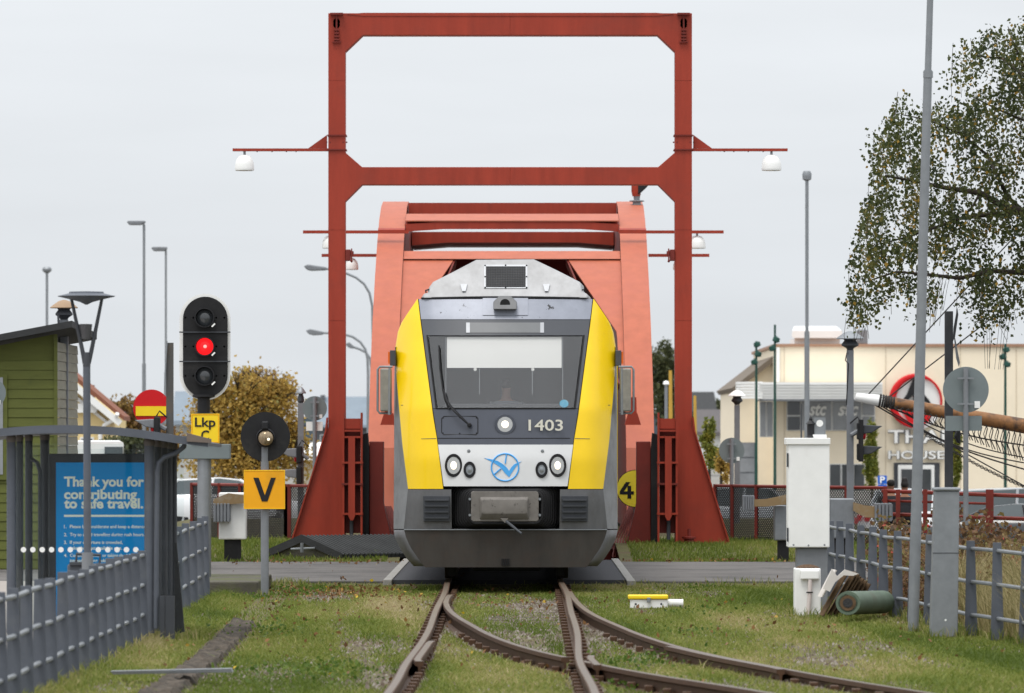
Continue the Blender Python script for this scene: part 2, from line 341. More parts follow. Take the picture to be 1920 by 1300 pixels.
rail([(.7525+bo(y)-.06+wob(y)-.05*max(0, abs(y-51)-2.2)**2, y, zr(y)*(.6+.4*math.exp(-bo(y)))+.01) for y in np.arange(48.2, 54.0, .3)], 'check_rail')
for i in range(44):
    y = 42+i*.82; hw = 1.25; x1 = hw+max(0, bo(y))
    if y > 78: break
    sl = MB().box(-hw, x1, y-.11, y+.11, zr(y)-.30, zr(y)-.158).build('sleeper', sleepm, track, bevel=.015)
    ch = [-.7525, .7525]+([-.7525+bo(y), .7525+bo(y)] if bo(y) > .3 else [])
    for x in ch[:(4 if y < 60 else 2)]:
        c = MB(); c.box(x-.12, x+.12, y-.08, y+.08, zr(y)-.172, zr(y)-.158)
        for q in (-1, 1):
            c.box(x+q*.075-.035, x+q*.075+.035, y-.07, y+.07, zr(y)-.157, zr(y)-.09)
        c.build('rail_chair', railm, sl, bevel=.008)
# ---------------------------------------------------------------- the train
TY = 74.5; TC = 948.0
train = T('railcar', (0, TY, 0), 'yellow and grey diesel train with lit headlights coming off the red bridge', 'train')
def dyf(px, py):
    u = abs(px-TC)/143.2; z = .12+(1094-py)/143.2
    sl = interp(z, [0, 1.2, 1.75, 2.4, 3.1, 3.6, 3.9], [.12, 0, .03, .16, .47, .72, .92])
    return sl+.25*(u/1.3)**2+2.2*max(0, u-1.02)**2
def TP(px, py, o=0): return P(px, py, TY+dyf(px, py)+o)
def slab(b, rows, o=0, th=.04, nr=14, nc=14):     # a curved panel of the nose between two edges, given row by row
    ys_ = [r[0] for r in rows]; A = []; B = []
    for j in range(nr+1):
        y = ys_[0]+(ys_[-1]-ys_[0])*j/nr; a = interp(y, ys_, [r[1] for r in rows]); c = interp(y, ys_, [r[2] for r in rows])
        A.append([TP(a+(c-a)*i/nc, y, -o) for i in range(nc+1)]); B.append([p+Vector((0, th, 0)) for p in A[-1]])
    n = nc+1; k = len(b.v); m = (nr+1)*n
    vs = [p for r in A for p in r]+[p for r in B for p in r]; fs = []
    for j in range(nr):
        for i in range(nc): q = j*n+i; fs.append((q, q+1, q+n+1, q+n)); fs.append((m+q, m+q+n, m+q+n+1, m+q+1))
    for i in range(nc): fs.append((i, m+i, m+i+1, i+1)); q = nr*n+i; fs.append((q, q+1, m+q+1, m+q))
    for j in range(nr): q = j*n; fs.append((q, q+n, m+q+n, m+q)); q = j*n+nc; fs.append((q, m+q, m+q+n, q+n))
    return b.add(vs, fs)
def mir(rows): return [(y, 2*TC-c, 2*TC-a) for y, a, c in rows]
yin = ([561, 599, 780, 822, 917], [783.5, 788, 812, 819, 831]); yout = ([561, 575, 591, 605, 622, 650, 695, 751, 830, 917], [782.5, 773, 762, 753, 746, 741.5, 742.5, 747, 754, 765])
yel = [(y, interp(y, *yout), interp(y, *yin)) for y in (561, 575, 591, 605, 622, 650, 695, 751, 780, 822, 830, 917)]
for rr in (yel, mir(yel)): slab(MB(), rr, .0, .05, 40, 16).build('yellow_panel', yellow, train, smooth=30)
g = 1.5
band = [(561, 783.5+g, 2*TC-783.5-g), (599, 788+g, 2*TC-788-g)]
bp_ = slab(MB(), band, 0, .04, 6, 24).build('silver_band', bandm, train, smooth=30)
slab(MB(), [(559, 905, 990), (591, 905, 990)], .012, .02, 4, 6).build('cover_plate', bandm, bp_, smooth=30)
hb = MB(); hb.prism([TP(x, y, -.13) for x, y in [(925,580),(969,580),(969,566),(958,555),(936,555),(925,566)]], (0, .16, 0))
hb.build('horn_housing', lowgrey, bp_, bevel=.008)
MB().lathe(TP(947, 570, -.13), [(.066, .0), (.066, .006)], (0,-1,0)).build('horn_opening', rubber, bp_)
MB().tube([TP(x, 559.5-2.5*math.cos((x-948)/160*1.57), -.012) for x in range(790, 1107, 10)], .012).build('roof_seam', black, bp_)
def ledge(y, o=0): return interp(y, *yin)+g+o
ws = MB()                                            # windscreen surround: four strips around the glass
slab(ws, [(600, ledge(600), 2*TC-ledge(600)), (629, ledge(629), 2*TC-ledge(629))], 0, .05, 8, 20)
slab(ws, [(629, ledge(629), 801), (766, ledge(766), 818)], 0, .05, 16, 4)
slab(ws, mir([(629, ledge(629), 801), (766, ledge(766), 818)]), 0, .05, 16, 4)
wsu = ws.build('windscreen_surround', surr, train, smooth=30)
slab(MB(), [(605, 875, 1019), (624, 875, 1019)], .006, .012, 3, 10).build('destination_display', mat('display_grey', (.17,.175,.18), .3, var=.1), wsu, smooth=30)
for a in (874, 1013): slab(MB(), [(605, a, a+7), (624, a, a+7)], .010, .012, 3, 3).build('display_end', silver, wsu)
gl = slab(MB(), [(629, 801.5, 2*TC-801.5), (766, 818.5, 2*TC-818.5)], -.012, .012, 16, 20).build('windscreen', glass, train, smooth=30)
fr = MB()
for a, c in (((629, 801), (766, 818)), ((629, 1095), (766, 1078)), ((766, 818), (766, 1078))):
    fr.tube([TP(a[1]+(c[1]-a[1])*t/12, a[0]+(c[0]-a[0])*t/12, -.004) for t in range(13)], .011)
fr.build('windscreen_seal', rubber, gl)
bl = MB(); slab(bl, [(632, 838, 1053), (690, 838, 1053)], -.05, .012, 10, 12); bl.build('sun_blind', mat('blind_white', (.80,.80,.77), .7, var=.02), train, smooth=30)
bc = MB()
for x in (836, 1055): bc.tube([TP(x, y, .045) for y in range(632, 762, 8)], .005, 6)
for x in (899, 998): bc.tube([TP(x, y, .045) for y in range(692, 742, 8)], .005, 6)
bc.build('blind_cords', galv, train)
for x in (891, 999): MB().lathe(TP(x, 693, .04), [(.022, 0), (.022, .02)], (0,-1,0), 16).build('blind_knob', whitecl, train)
MB().lathe(TP(1057.5, 757, -.002), [(.052, 0), (.052, .004)], (0,-1,0), 24, 1.15).build('round_sticker', mat('sticker_blue', (.18,.45,.62), .4, dirt=(.5,.6,.65), dscale=20), gl)
cf = MB(); slab(cf, [(767, ledge(767), 2*TC-ledge(767)), (838, ledge(838), 2*TC-ledge(838))], 0, .05, 10, 24)
cfo = cf.build('dark_front_panel', charc, train, smooth=30)
sm = MB(); sm.tube([TP(x, 822, -.001) for x in range(821, 1077, 8)], .005, 6); sm.build('panel_seam', black, cfo)
for s_ in (1, -1):
    m_ = lambda x: TC+s_*(x-TC)
    MB().tube([TP(m_(x), 822.5+(819-x)*.02, -.001) for x in range(790, 820, 4)], .004, 5).build('panel_seam', slatedk, train)
    MB().tube([TP(m_(783+k*.6), 563+k*6, -.002) for k in range(1, 60) if False] or [TP(m_(754+(x-754)), 760, -.001) for x in (752, 756)], .004, 5).build('edge_mark', slatedk, train)
hatch = [(830.5,783.5),(862,783),(893.5,783.5),(830.5,812.5),(862,813),(893.5,812.5)]
for x, y in hatch: MB().lathe(TP(x, y, -.001), [(.010, 0), (.010, .005)], (0,-1,0), 8).build('hatch_screw', black, cfo)
for x, y in [(909,498),(948,497.5),(987.5,498),(909,519),(987.5,519),(909,539),(948,540),(987.5,539)]: pass
ho = [(832,781),(893,781),(896,784),(896,812),(893,815),(832,815),(828,811),(828,785)]
MB().tube([TP(x, y, -.002) for x, y in ho], .006, 6, True).build('hatch_outline', black, cfo)
def lamp(px, py, rx, ry, lens, parent, ring=black, o=.02, rimr=.74):
    r = ry/143.2; k = rx/ry; c = TP(px, py, -.0)
    a = MB().lathe(c, [(r, .05), (r, -o), (r*.97, -o-.008), (r*rimr, -o-.008), (r*rimr, .0)], (0,1,0), 36, k).build('headlight', ring, parent, smooth=40)
    MB().lathe(c, [(r*rimr*.99, -o-.002), (r*rimr*.55, -o+.008), (r*rimr*.5, -o+.004)], (0,1,0), 32, k).build('reflector', chrome if lens is lampwarm else lampoff, a, smooth=40)
    MB().lathe(c, [(r*.36, -o-.004), (r*.34, -o-.010), (r*.2, -o-.013)], (0,1,0), 24, k).build('bulb_lens', lens, a, smooth=50)
    return a
lamp(947, 796, 19.5, 19.5, lampwarm, train, charc)
text('1403', 'fleet_number', numm, train, 991, 1055.5, 787, 808, TY+dyf(991, 808)-.008, .006, .012)
nosr = [(834, 821.3, 2*TC-821.3), (912, 832, 2*TC-832)]
nos = slab(MB(), nosr, .006, .05, 10, 24).build('nose_panel', facewh, train, smooth=30)
for s_ in (1, -1):
    m_ = lambda x: TC+s_*(x-TC)
    lamp(m_(850.5), 873, 16.5, 22, lampwarm, train); lamp(m_(880.5), 881, 11.5, 15.5, lampoff, train, rimr=.6)
    MB().lathe(TP(m_(879), 846, -.006), [(.022, 0), (.022, -.008), (.008, -.010)], (0,1,0), 16).build('screw', galv, nos)
    b = MB()                                       # lower corner with its louvre box
    rr = [(918, 765, 846), (992, 757, 847)]; rr = rr if s_ == 1 else mir(rr)
    lc = slab(b, rr, .0, .05, 8, 10).build('lower_corner', lowgrey, train, smooth=30)
    v = MB(); slab(v, [(930, 793, 843), (978, 794, 843)] if s_ == 1 else mir([(930, 793, 843), (978, 794, 843)]), .045, .06, 2, 2)
    vo = v.build('vent_box', slatedk, lc, bevel=.006)
    for k in range(4):
        y = 936+k*11.2; q = MB(); r2 = [(y, 796, 841), (y+3, 796, 841)]
        slab(q, r2 if s_ == 1 else mir(r2), .075, .04, 1, 2); q.build('louvre', slatedk, vo)
    # outer flank between the yellow panel and the body side
    rows = [(651, 740.5, 741.5), (700, 739.5, 742.6), (760, 739, 748), (850, 739, 756.5), (917, 738.5, 765), (960, 738, 761), (992, 738, 757)]
    A = []; B = []
    for j in range(33):
        y = 651+(992-651)*j/32; xa = interp(y, [r[0] for r in rows], [r[1] for r in rows]); xb = interp(y, [r[0] for r in rows], [r[2] for r in rows])
        xa, xb = m_(xa), m_(xb); p0 = TP(xb, y, .004); p1 = TP(xa, y, .32 if y > 690 else .32*(y-651)/39)
        A.append([p0+(p1-p0)*t/5+Vector((0, .05*math.sin(math.pi*t/5)*-1, 0)) for t in range(6)])
    q = MB(); n_ = 6; vs = [p for r in A for p in r]+[p+Vector((-s_*-.03, .05, 0)) for r in A for p in r]; fs = []
    for j in range(32):
        for i in range(5): a = j*6+i; fs += [(a, a+1, a+7, a+6), (198+a, 198+a+6, 198+a+7, 198+a+1)]
    for j in range(32): a = j*6; fs += [(a, a+6, 198+a+6, 198+a), (a+5, 198+a+5, 198+a+11, a+11)]
    for i in range(5): a = i; fs += [(a, 198+a, 198+a+1, a+1)]; a = 192+i; fs += [(a, a+1, 199+a, 198+a)]
    q.add(vs, fs).build('flank_panel', flankm, train, smooth=30)
    # lower flank curving under
    q = MB(); rows = [(994, 738, 757), (1010, 741, 762), (1030, 751, 772), (1048, 763, 785), (1062, 776, 797)]
    rr = [[TP(m_(b_), y, .004) for y, a_, b_ in rows], [TP(m_((a_+b_)/2), y, .12) for y, a_, b_ in rows], [TP(m_(a_), y, .32) for y, a_, b_ in rows], [TP(m_(a_), y, 2.2) for y, a_, b_ in rows]]
    q.loft(rr, closed=False); o = q.build('lower_flank', mat('lower_flank_grey', (.135,.136,.14), .5, .2, .2, 6, dirt=(.075,.07,.065), dscale=3, dlo=.45, dhi=.75), train, smooth=30)
    sd_ = o.modifiers.new('thick', 'SOLIDIFY'); sd_.thickness = .03
    # mirror
    mi = MB(); fm = [(m_(x), y) for x, y in [(736,688),(712,688),(708,693),(708,770),(712,775),(734,775)]]
    mr_ = MB().tube([P(x, y, TY+1.0) for x, y in fm], .016, 8).build('mirror_bracket', galv, train, smooth=40)
    MB().box(*sorted((PX(m_(713), TY+.95), PX(m_(734), TY+.95))), TY+.91, TY+1.12, PZ(772, TY+.95), PZ(691, TY+.95)).build('mirror_housing', mat('mirror_grey', (.25,.24,.21), .5, .2, .2, 9), mr_, bevel=.02)
    MB().tube([P(m_(731), 690, TY+.92), P(m_(730), 778, TY+.92)], .02, 8).build('mirror_strut', galv, mr_)
    ml = MB().box(*sorted((PX(m_(731), TY+1), PX(m_(742), TY+1))), TY+1.0, TY+1.2, PZ(686, TY+1), PZ(657, TY+1)).build('side_lamp_box', slatedk, train, bevel=.008)
    MB().box(*sorted((PX(m_(727.5), TY+1), PX(m_(731), TY+1))), TY+1.02, TY+1.18, PZ(682, TY+1), PZ(660, TY+1)).build('orange_lens', orange, ml)
logo = MB(); z = lambda x, y: TP(700+x/3.5556, 780+y/3.5556, -.012)
logo.tube([TP(947+25.5*math.cos(a), 876.5+25.5*math.sin(a), -.010) for a in np.linspace(0, 2*math.pi, 48, endpoint=False)], .011, 6, True)
wing = [(740,281),(790,290),(830,301),(868,325),(890,345),(905,367),(918,345),(940,322),(988,303),(958,328),(935,362),(905,408),(880,385),(845,340),(800,312)]
logo.prism([z(x, y) for x, y in wing], (0, .010, 0))
logo.tube([z(888, 256), z(879, 318)], .010, 6); logo.tube([z(806, 390), z(850, 352)], .010, 6)
logo.build('bird_logo', bluem, train)
# cavity with bellows and coupler cover
MB().plate([(847,912),(1049,912),(1049,993),(847,993)], TY+.40, .05).build('coupler_recess', rubber, train)
def rrect(x0, x1, y0, y1, r, D, n=5):
    out = []
    for cx, cy, a0 in ((x1-r, y0+r, -90), (x1-r, y1-r, 0), (x0+r, y1-r, 90), (x0+r, y0+r, 180)):
        for k in range(n+1):
            a = R(a0+90*k/n); out.append(P(cx+r*math.cos(a), cy+r*math.sin(a), D))
    return out
be = MB()
for k in range(8): be.tube(rrect(850+k*4.2, 1046-k*4.2, 913+k*1.2, 992-k*1.5, 16, TY+.30-k*.055), .020, 6, True)
be.build('bellows', rubber, train, smooth=60)
cp = MB().loft([rrect(883, 1010, 921, 978, 5, TY-.05), rrect(883, 1010, 921, 978, 5, TY-.10), rrect(884, 1009, 922, 977, 5, TY-.105)], cap=True).build('coupler_cover', coupm, train, smooth=25)
MB().loft([rrect(899, 992, 932, 975, 4, TY-.104), rrect(903, 988, 937, 964, 4, TY-.19), rrect(904, 987, 938, 963, 4, TY-.193)], cap=True).build('cover_boss', coupm, cp, smooth=30)
MB().tube([P(946, 975, TY-.15), P(978, 1001, TY-.45)], [.022, .014], 10).build('coupling_lever', slatedk, cp, smooth=40)
MB().plate([(938,972),(953,972),(947,981)], TY-.2, .03).build('lever_bracket', coupm, cp)
ep = MB()
for x in (881, 1012):
    for y in (936, 966): ep.lathe(P(x, y, TY-.08), [(.018, 0), (.018, .04)], (0,-1,0), 8)
ep.build('cover_bolts', galv, cp)
skr = [(995, 758, 2*TC-758), (1012, 763, 2*TC-763), (1030, 772, 2*TC-772), (1050, 786, 2*TC-786), (1064, 797, 2*TC-797)]
sk_ = slab(MB(), skr, .02, .05, 14, 24).build('snow_plough', skirtm, train, smooth=30)
MB().tube([TP(x, 993.5, -.035) for x in range(758, 1140, 10)], .008, 6).build('plough_edge', galv, sk_)
gr = MB()
for k in range(5): gr.box(PX(940.5+k*3.2, TY), PX(942.2+k*3.2, TY), TY+dyf(948, 1055)-.04, TY+dyf(948, 1055), PZ(1061, TY), PZ(1048, TY))
gr.build('plough_grille', rubber, sk_)
# roof fairing
fx = [(793,559),(794,551),(804,549),(805.5,538),(812,529),(850,510),(893,487.5),(1001,486.5),(1046,508),(1089,530),(1092,547),(1102,552),(1103,559)]
ra = [P(x, y, TY+1.0+(559-y)/143.2*.75) for x, y in fx]; rb = [Vector((p.x*1.06, TY+3.4, p.z+.02)) for p in ra]
fb = MB().loft([ra, rb], cap=True).build('roof_fairing', silverlt, train, bevel=.02)
def FP(x, y, o): return P(x, y, TY+1.0+(559-y)/143.2*.75+o)
MB().prism([FP(x, y, -.012) for x, y in [(907.5,496.5),(989,496.5),(989,540.5),(907.5,540.5)]], (0, .03, 0)).build('grille_frame', silver, fb)
for x, y in [(909.5,498),(948,497.6),(987.3,498),(909.5,519),(987.3,519),(909.5,539.3),(948,539.6),(987.3,539.3)]: MB().lathe(FP(x, y, -.012), [(.011, 0), (.011, .008)], (0,-1,0), 8).build('grille_screw', black, fb)
for x in (803, 1094): MB().tube([FP(x-4, 549, .05), FP(x-5, 545, .02), FP(x+1, 543, .02), FP(x+2, 547, .05)], .012, 6).build('roof_hook', black, fb)
gm = MB().prism([FP(x, y, -.018) for x, y in [(911,499.5),(985.5,499.5),(985.5,538),(911,538)]], (0, .02, 0)).build('grille_mesh', mat('grille_dark', (.045,.042,.04), .7, dirt=(.09,.08,.07), dscale=25), fb)
gw = MB()
for k in range(24): gw.tube([FP(912+k*3.15, 500, -.022), FP(912+k*3.15, 537.5, -.022)], .004, 4)
for k in range(12): gw.tube([FP(911.5, 501.5+k*3.2, -.022), FP(985, 501.5+k*3.2, -.022)], .004, 4)
gw.build('grille_wires', slatedk, gm)
for x in (870, 1025): MB().prism([FP(a, b_, -.03) for a, b_ in [(x-7,533),(x+6,533),(x+3,546),(x-3.5,546)]], (0, .05, 0)).build('lifting_lug', silver, fb)
# body: skin loop extruded back
L_ = [(783,561),(774,575),(764,591),(755,605),(748,622),(741.5,651),(739.6,700),(739.2,760),(739,850),(738.5,920),(738.2,992),(741,1010),(751,1030),(763,1048),(776,1062)]
top_ = [(783+(2*TC-2*783)*k/10, 561) for k in range(1, 10)]
loop = L_[::-1]+top_+[(2*TC-x, y) for x, y in L_]
r0 = [TP(x, y, .33 if y > 690 else (.33*(y-651)/39 if y > 651 else .02)) for x, y in loop]
r1 = [Vector((p.x, TY+1.9, p.z)) for p in r0]; r2_ = [Vector((p.x, TY+30, p.z)) for p in r0]
bd = MB().loft([r0, r1, r2_]).build('body', silver, train, smooth=35)
MB().prism([Vector((p.x*.97, TY+2.0, p.z*.995)) for p in r0], (0, .1, 0)).build('cab_bulkhead', mat('cab_dark', (.045,.047,.05), .8), train)
MB().prism([Vector((p.x*.99, TY+29.9, p.z)) for p in r0], (0, .1, 0)).build('rear_end', slatedk, train)
MB().box(-.84, .84, TY+.40, TY+1.0, 1.7, PZ(757, TY+.4)).build('driver_console', mat('console', (.05,.053,.058), .6), train, bevel=.06)
for q in (-1, 1):
    for k in range(8):
        MB().box(q*1.478-.03, q*1.478+.03, TY+4.4+k*3.1, TY+6.6+k*3.1, 2.15, 3.05).build('side_window', glassdk, train)
    MB().box(q*1.474-.03, q*1.474+.03, TY+2.5, TY+3.6, .95, 3.1).build('side_door', yellow, train)
# running gear
ug = MB().box(-1.1, 1.1, TY+1.4, TY+29, .42, .95).build('underframe', rubber, train)
for yb_ in (2.3, 4.6, 25, 27.3):
    a = MB().tube([(-.78, TY+yb_, .55), (.78, TY+yb_, .55)], .08, 12).build('axle', rubber, train)
    for q in (-1, 1):
        MB().lathe((q*.70, TY+yb_, .55), [(.46, -.02), (.46, .03), (.42, .035), (.42, .13), (.2, .14), (.12, .10)], (q, 0, 0), 32).build('wheel', skirtm, a, smooth=40)
MB().box(-.45, .45, TY+1.6, TY+1.9, .24, .45).build('track_magnet', slatedk, train, bevel=.02)
for q in (-1, 1): MB().box(q*.72-.05, q*.72+.05, TY+.9, TY+1.5, .2, .75).build('guard_iron', rubber, train)
# wiper
wp = MB().tube([TP(880, 797, -.05), TP(868, 787, -.09), TP(850, 770, -.09), TP(838, 752, -.07), TP(832, 730, -.05)], .012, 8)
wp.tube([TP(877, 793, -.06), TP(860, 776, -.09), TP(845, 760, -.08), TP(837, 745, -.06)], .006, 6)
wo_ = wp.build('wiper', black, train, smooth=40)
MB().tube([TP(823, 648, -.02), TP(825, 690, -.03), TP(830, 730, -.03), TP(835, 752, -.03), TP(842, 768, -.03)], .011, 6).build('wiper_blade', rubber, wo_)
MB().lathe(TP(880, 797, -.0), [(.03, 0), (.03, .07), (.02, .08)], (0,-1,0), 14).build('wiper_pivot', black, wo_)
# ---------------------------------------------------------------- people
def dressed(sk, cl, zc):                              # clothing below the neckline, skin above it
    m = cl.copy(); m.name = 'clothed_body'; N = m.node_tree.nodes; L = m.node_tree.links; b = N['Principled BSDF']
    t = N.new('ShaderNodeTexCoord'); x = N.new('ShaderNodeSeparateXYZ'); L.new(t.outputs['Object'], x.inputs[0])
    g = N.new('ShaderNodeMath'); g.operation = 'GREATER_THAN'; g.inputs[1].default_value = zc; L.new(x.outputs[2], g.inputs[0])
    mx = N.new('ShaderNodeMix'); mx.data_type = 'RGBA'; L.new(g.outputs[0], mx.inputs[0]); L.new(b.inputs['Base Color'].links[0].from_socket, mx.inputs[6])
    mx.inputs[7].default_value = sk.node_tree.nodes['Mix'].inputs[6].default_value; L.new(mx.outputs[2], b.inputs['Base Color']); return m
def person(loc, label, scale=1.0, sk=skin, cl=cloth, hair=hairm, bun=0, group=None, face=-1, sitting=True, arms=((.34, .25), (.34, .25))):
    r = T('person', loc, label, 'person', group)
    L = Vector(loc)
    def mk(name, pts, edges, rad, m, par, sub=2):
        me = bpy.data.meshes.new(name); me.from_pydata([tuple(Vector((p[0], p[1]*-face, p[2]))*scale) for p in pts], edges, [])
        o = bpy.data.objects.new(name, me); COL.objects.link(o); o.parent = par; ROOT[o.name] = L
        s = o.modifiers.new('skin', 'SKIN'); s.use_smooth_shade = True
        for v, q in zip(me.skin_vertices[0].data, rad): v.radius = (q[0]*scale, q[1]*scale) if isinstance(q, tuple) else (q*scale, q*scale)
        me.skin_vertices[0].data[0].use_root = True
        b = o.modifiers.new('sub', 'SUBSURF'); b.levels = sub; b.render_levels = sub; me.materials.append(m); return o
    # body: pelvis, chest, neck, head, arms and legs as one skin (y forward)
    pts = [(0,0,.50),(0,-.02,.72),(0,-.02,.92),(0,0,1.02),(0,.02,1.10),(0,.03,1.20),(0,.03,1.27)]; rad = [(.16,.12),(.14,.10),(.16,.10),(.07,.06),(.055,.06),(.078,.095),(.05,.06)]
    ed = [(0,1),(1,2),(2,3),(3,4),(4,5),(5,6)]
    for q, (ax, az) in zip((-1, 1), arms):
        k = len(pts); pts += [(q*.19,-.01,.95),(q*.25,.06,.70),(q*.16,.30,.62),(q*.13,.40,.62),(q*.12,.47,.61)]; rad += [.055,.045,.036,(.04,.022),(.03,.014)]; ed += [(2,k),(k,k+1),(k+1,k+2),(k+2,k+3),(k+3,k+4)]
        k = len(pts); pts += [(q*.10,.06,.48),(q*.12,.44,.50),(q*.12,.46,.10),(q*.12,.58,.04)]; rad += [.085,.062,.045,.04]; ed += [(0,k),(k,k+1),(k+1,k+2),(k+2,k+3)]
    body = mk('body', pts, ed, rad, dressed(sk, cl, 1.0*scale), r)
    mk('jacket', [(0,-.005,.52),(0,-.02,.72),(0,-.02,.93),(0,-.01,1.0),(-.19,-.01,.95),(-.25,.06,.70),(-.17,.27,.62),(.19,-.01,.95),(.25,.06,.70),(.17,.27,.62)], [(0,1),(1,2),(2,3),(2,4),(4,5),(5,6),(2,7),(7,8),(8,9)], [(.175,.135),(.155,.12),(.175,.118),(.085,.075),.068,.058,.05,.068,.058,.05], cl, r)
    hp = [(0,-.02,1.17),(0,-.025,1.24),(0,.0,1.30)]; hr_ = [(.07,.06),(.088,.085),(.07,.08)]; he = [(0,1),(1,2)]
    if bun: hp.append((0, -.04, 1.39)); hr_.append(.055); he.append((2, 3))
    mk('hair', hp, he, hr_, hair, r)
    f = MB(); c = L+Vector((0, -face*.125*scale*1.0, 1.185*scale))
    for q in (-1, 1): f.lathe(c+Vector((q*.032*scale, 0, .02*scale)), [(.012*scale, 0), (.012*scale, .006)], (0, -face*-1*-1, 0), 10)
    f.build('eyes', black, r)
    n2 = MB().lathe(L+Vector((0, -face*.12*scale, 1.165*scale)), [(.012*scale, 0), (.016*scale, .01), (.006*scale, .03)], (0, -face, 0), 10).build('nose', sk, r, smooth=60)
    return r
drv = person((0.0, TY+1.25, PZ(752, TY+1.2)-.95), 'driver in a pale shirt seated in the train cab behind the windscreen', .95, skinl, clothb, mat('brown_hair', (.06,.045,.035), .7))
# ---------------------------------------------------------------- lift gantry
GD = 97.9; GX = 956.5; gs = sc(GD)
gan = T('bridge_gantry', (PX(GX, GD), GD, 0), 'tall red steel portal frame standing over the track behind the train', 'gantry')
def gm_(x, s): return x if s == 1 else 2*GX-x
for s_ in (1, -1):
    h = [(956.5,25),(680,25),(646,25),(615.5,25),(615.5,805),(615.5,1060),(647.5,1060),(647.5,378),(679,346.5),(956.5,346.5),(956.5,313.5),(679,313.5),(647.5,286),(647.5,97),(680,66),(956.5,66)]
    MB().plate([(gm_(x, s_), y) for x, y in h], GD, .42).build('frame_half', red, gan, bevel=.006)
    MB().plate([(gm_(x, s_), y) for x, y in [(956.5,24.2),(682,24.2),(650,27),(682,30.2),(956.5,30.2)]], GD-.012, .012).build('top_flange', red, gan)
    for y in (150, 430, 600): MB().rect(*sorted((gm_(615.3, s_), gm_(647.7, s_))), y, y+.9, GD-.004, .004).build('weld_seam', red, gan)
    for x in (612.5, 619, 643.5, 650): MB().disc(gm_(x, s_), 267, 1.6, GD-.002 if 615 < x < 648 else GD+.1, .02, 8).build('bolt', reddk, gan)
    w = [(611.5,786),(611.5,809),(543,1030),(645,1040),(645,806),(615,804),(615,786)]
    MB().plate([(gm_(x, s_), y) for x, y in w], GD-.05, .05).build('flared_foot', red, gan)
    fl = [(614.5,783),(611.5,809),(541,1036)]
    f = MB()
    for (a, b), (c, d) in zip(fl[:-1], fl[1:]):
        f.plate([(gm_(a, s_), b), (gm_(c, s_), d), (gm_(c-2.6, s_), d), (gm_(a-2.6, s_), b)], GD-.13, .26)
    f.build('foot_flange', red, gan)
    # collar and lamp arm bracket
    c = MB()
    for y in (253.5, 280.5): c.plate([(gm_(613.5, s_), y-1), (gm_(649.5, s_), y-1), (gm_(649.5, s_), y+1.2), (gm_(613.5, s_), y+1.2)], GD-.03, .48)
    c.build('collar', reddk, gan)
    MB().plate([(gm_(x, s_), y) for x, y in [(613.2,253),(613.2,278.3),(578,278.3)]], GD+.15, .03).build('arm_gusset', red, gan)
    MB().plate([(gm_(x, s_), y) for x, y in [(436,278.5),(615.3,278.5),(615.3,283.5),(436,283.5)]], GD+.10, .12).build('lamp_arm', red, gan)
    for x in (482, 510, 537, 555): MB().plate([(gm_(x-1, s_), 283.6), (gm_(x+1, s_), 283.6), (gm_(x+1, s_), 285.4), (gm_(x-1, s_), 285.4)], GD+.13, .04).build('cable_clip', reddk, gan)
    # pulley tackle at the top
    t = MB()
    cx = gm_(631, s_)
    t.rect(cx-12, cx+12, 24, 27.5, GD-.12, .12); t.rect(cx-1.5, cx+1.5, 28, 80, GD-.05, .05)
    for y, r in ((41, 6.5), (47, 6.5)): t.disc(cx, y, r, GD, .10, 16)
    for y in (55, 61, 67, 73): t.rect(cx-5, cx+5, y, y+2.5, GD-.07, .07)
    t.rect(cx-8, cx+8, 78, 80, GD-.06, .06)
    t.build('pulley_tackle', reddk, gan)
    # clamp box on the post inside
    q = MB(); q.rect(*sorted((gm_(648, s_), gm_(657, s_))), 468, 489, GD-.05, .25); q.rect(*sorted((gm_(657, s_), gm_(663, s_))), 471, 480, GD, .1)
    q.rect(*sorted((gm_(658, s_), gm_(660.5, s_))), 466, 491, GD-.1, .03); q.disc(gm_(659, s_), 490, 2.5, GD-.08, .06, 10)
    q.build('locking_clamp', reddk, gan, bevel=.01)
def bell_lamp(px, pt, pw, ph, D, label):
    r = T('bell_lamp', P(px, pt+ph, D), label, 'lamp', 'white bell lamps on the bridge arms'); s = sc(D); R_ = pw/2/s; H = ph/s; c = P(px, pt+ph, D)
    MB().lathe(c, [(R_*.98, .0), (R_, .012), (R_, H*.14), (R_*.97, H*.42), (R_*.85, H*.7), (R_*.6, H*.92), (R_*.25, H), (.02, H*1.02)], n=32).build('lamp_shade', whitecl, r, smooth=40)
    MB().lathe(c, [(R_*.9, -.004), (R_*.9, .001)], n=24).build('diffuser', glasslt, r)
    MB().tube([c+Vector((0,0,H)), c+Vector((0,0,H+.09))], .022, 8).build('hanger', galv, r)
    return r
bell_lamp(458.5, 291, 36, 29, GD+.16, 'white bell lamp hanging from the long red arm of the gantry, over the street signal')
bell_lamp(1446.5, 291, 37, 29, GD+.16, 'white bell lamp hanging from the long red gantry arm beside the birch')
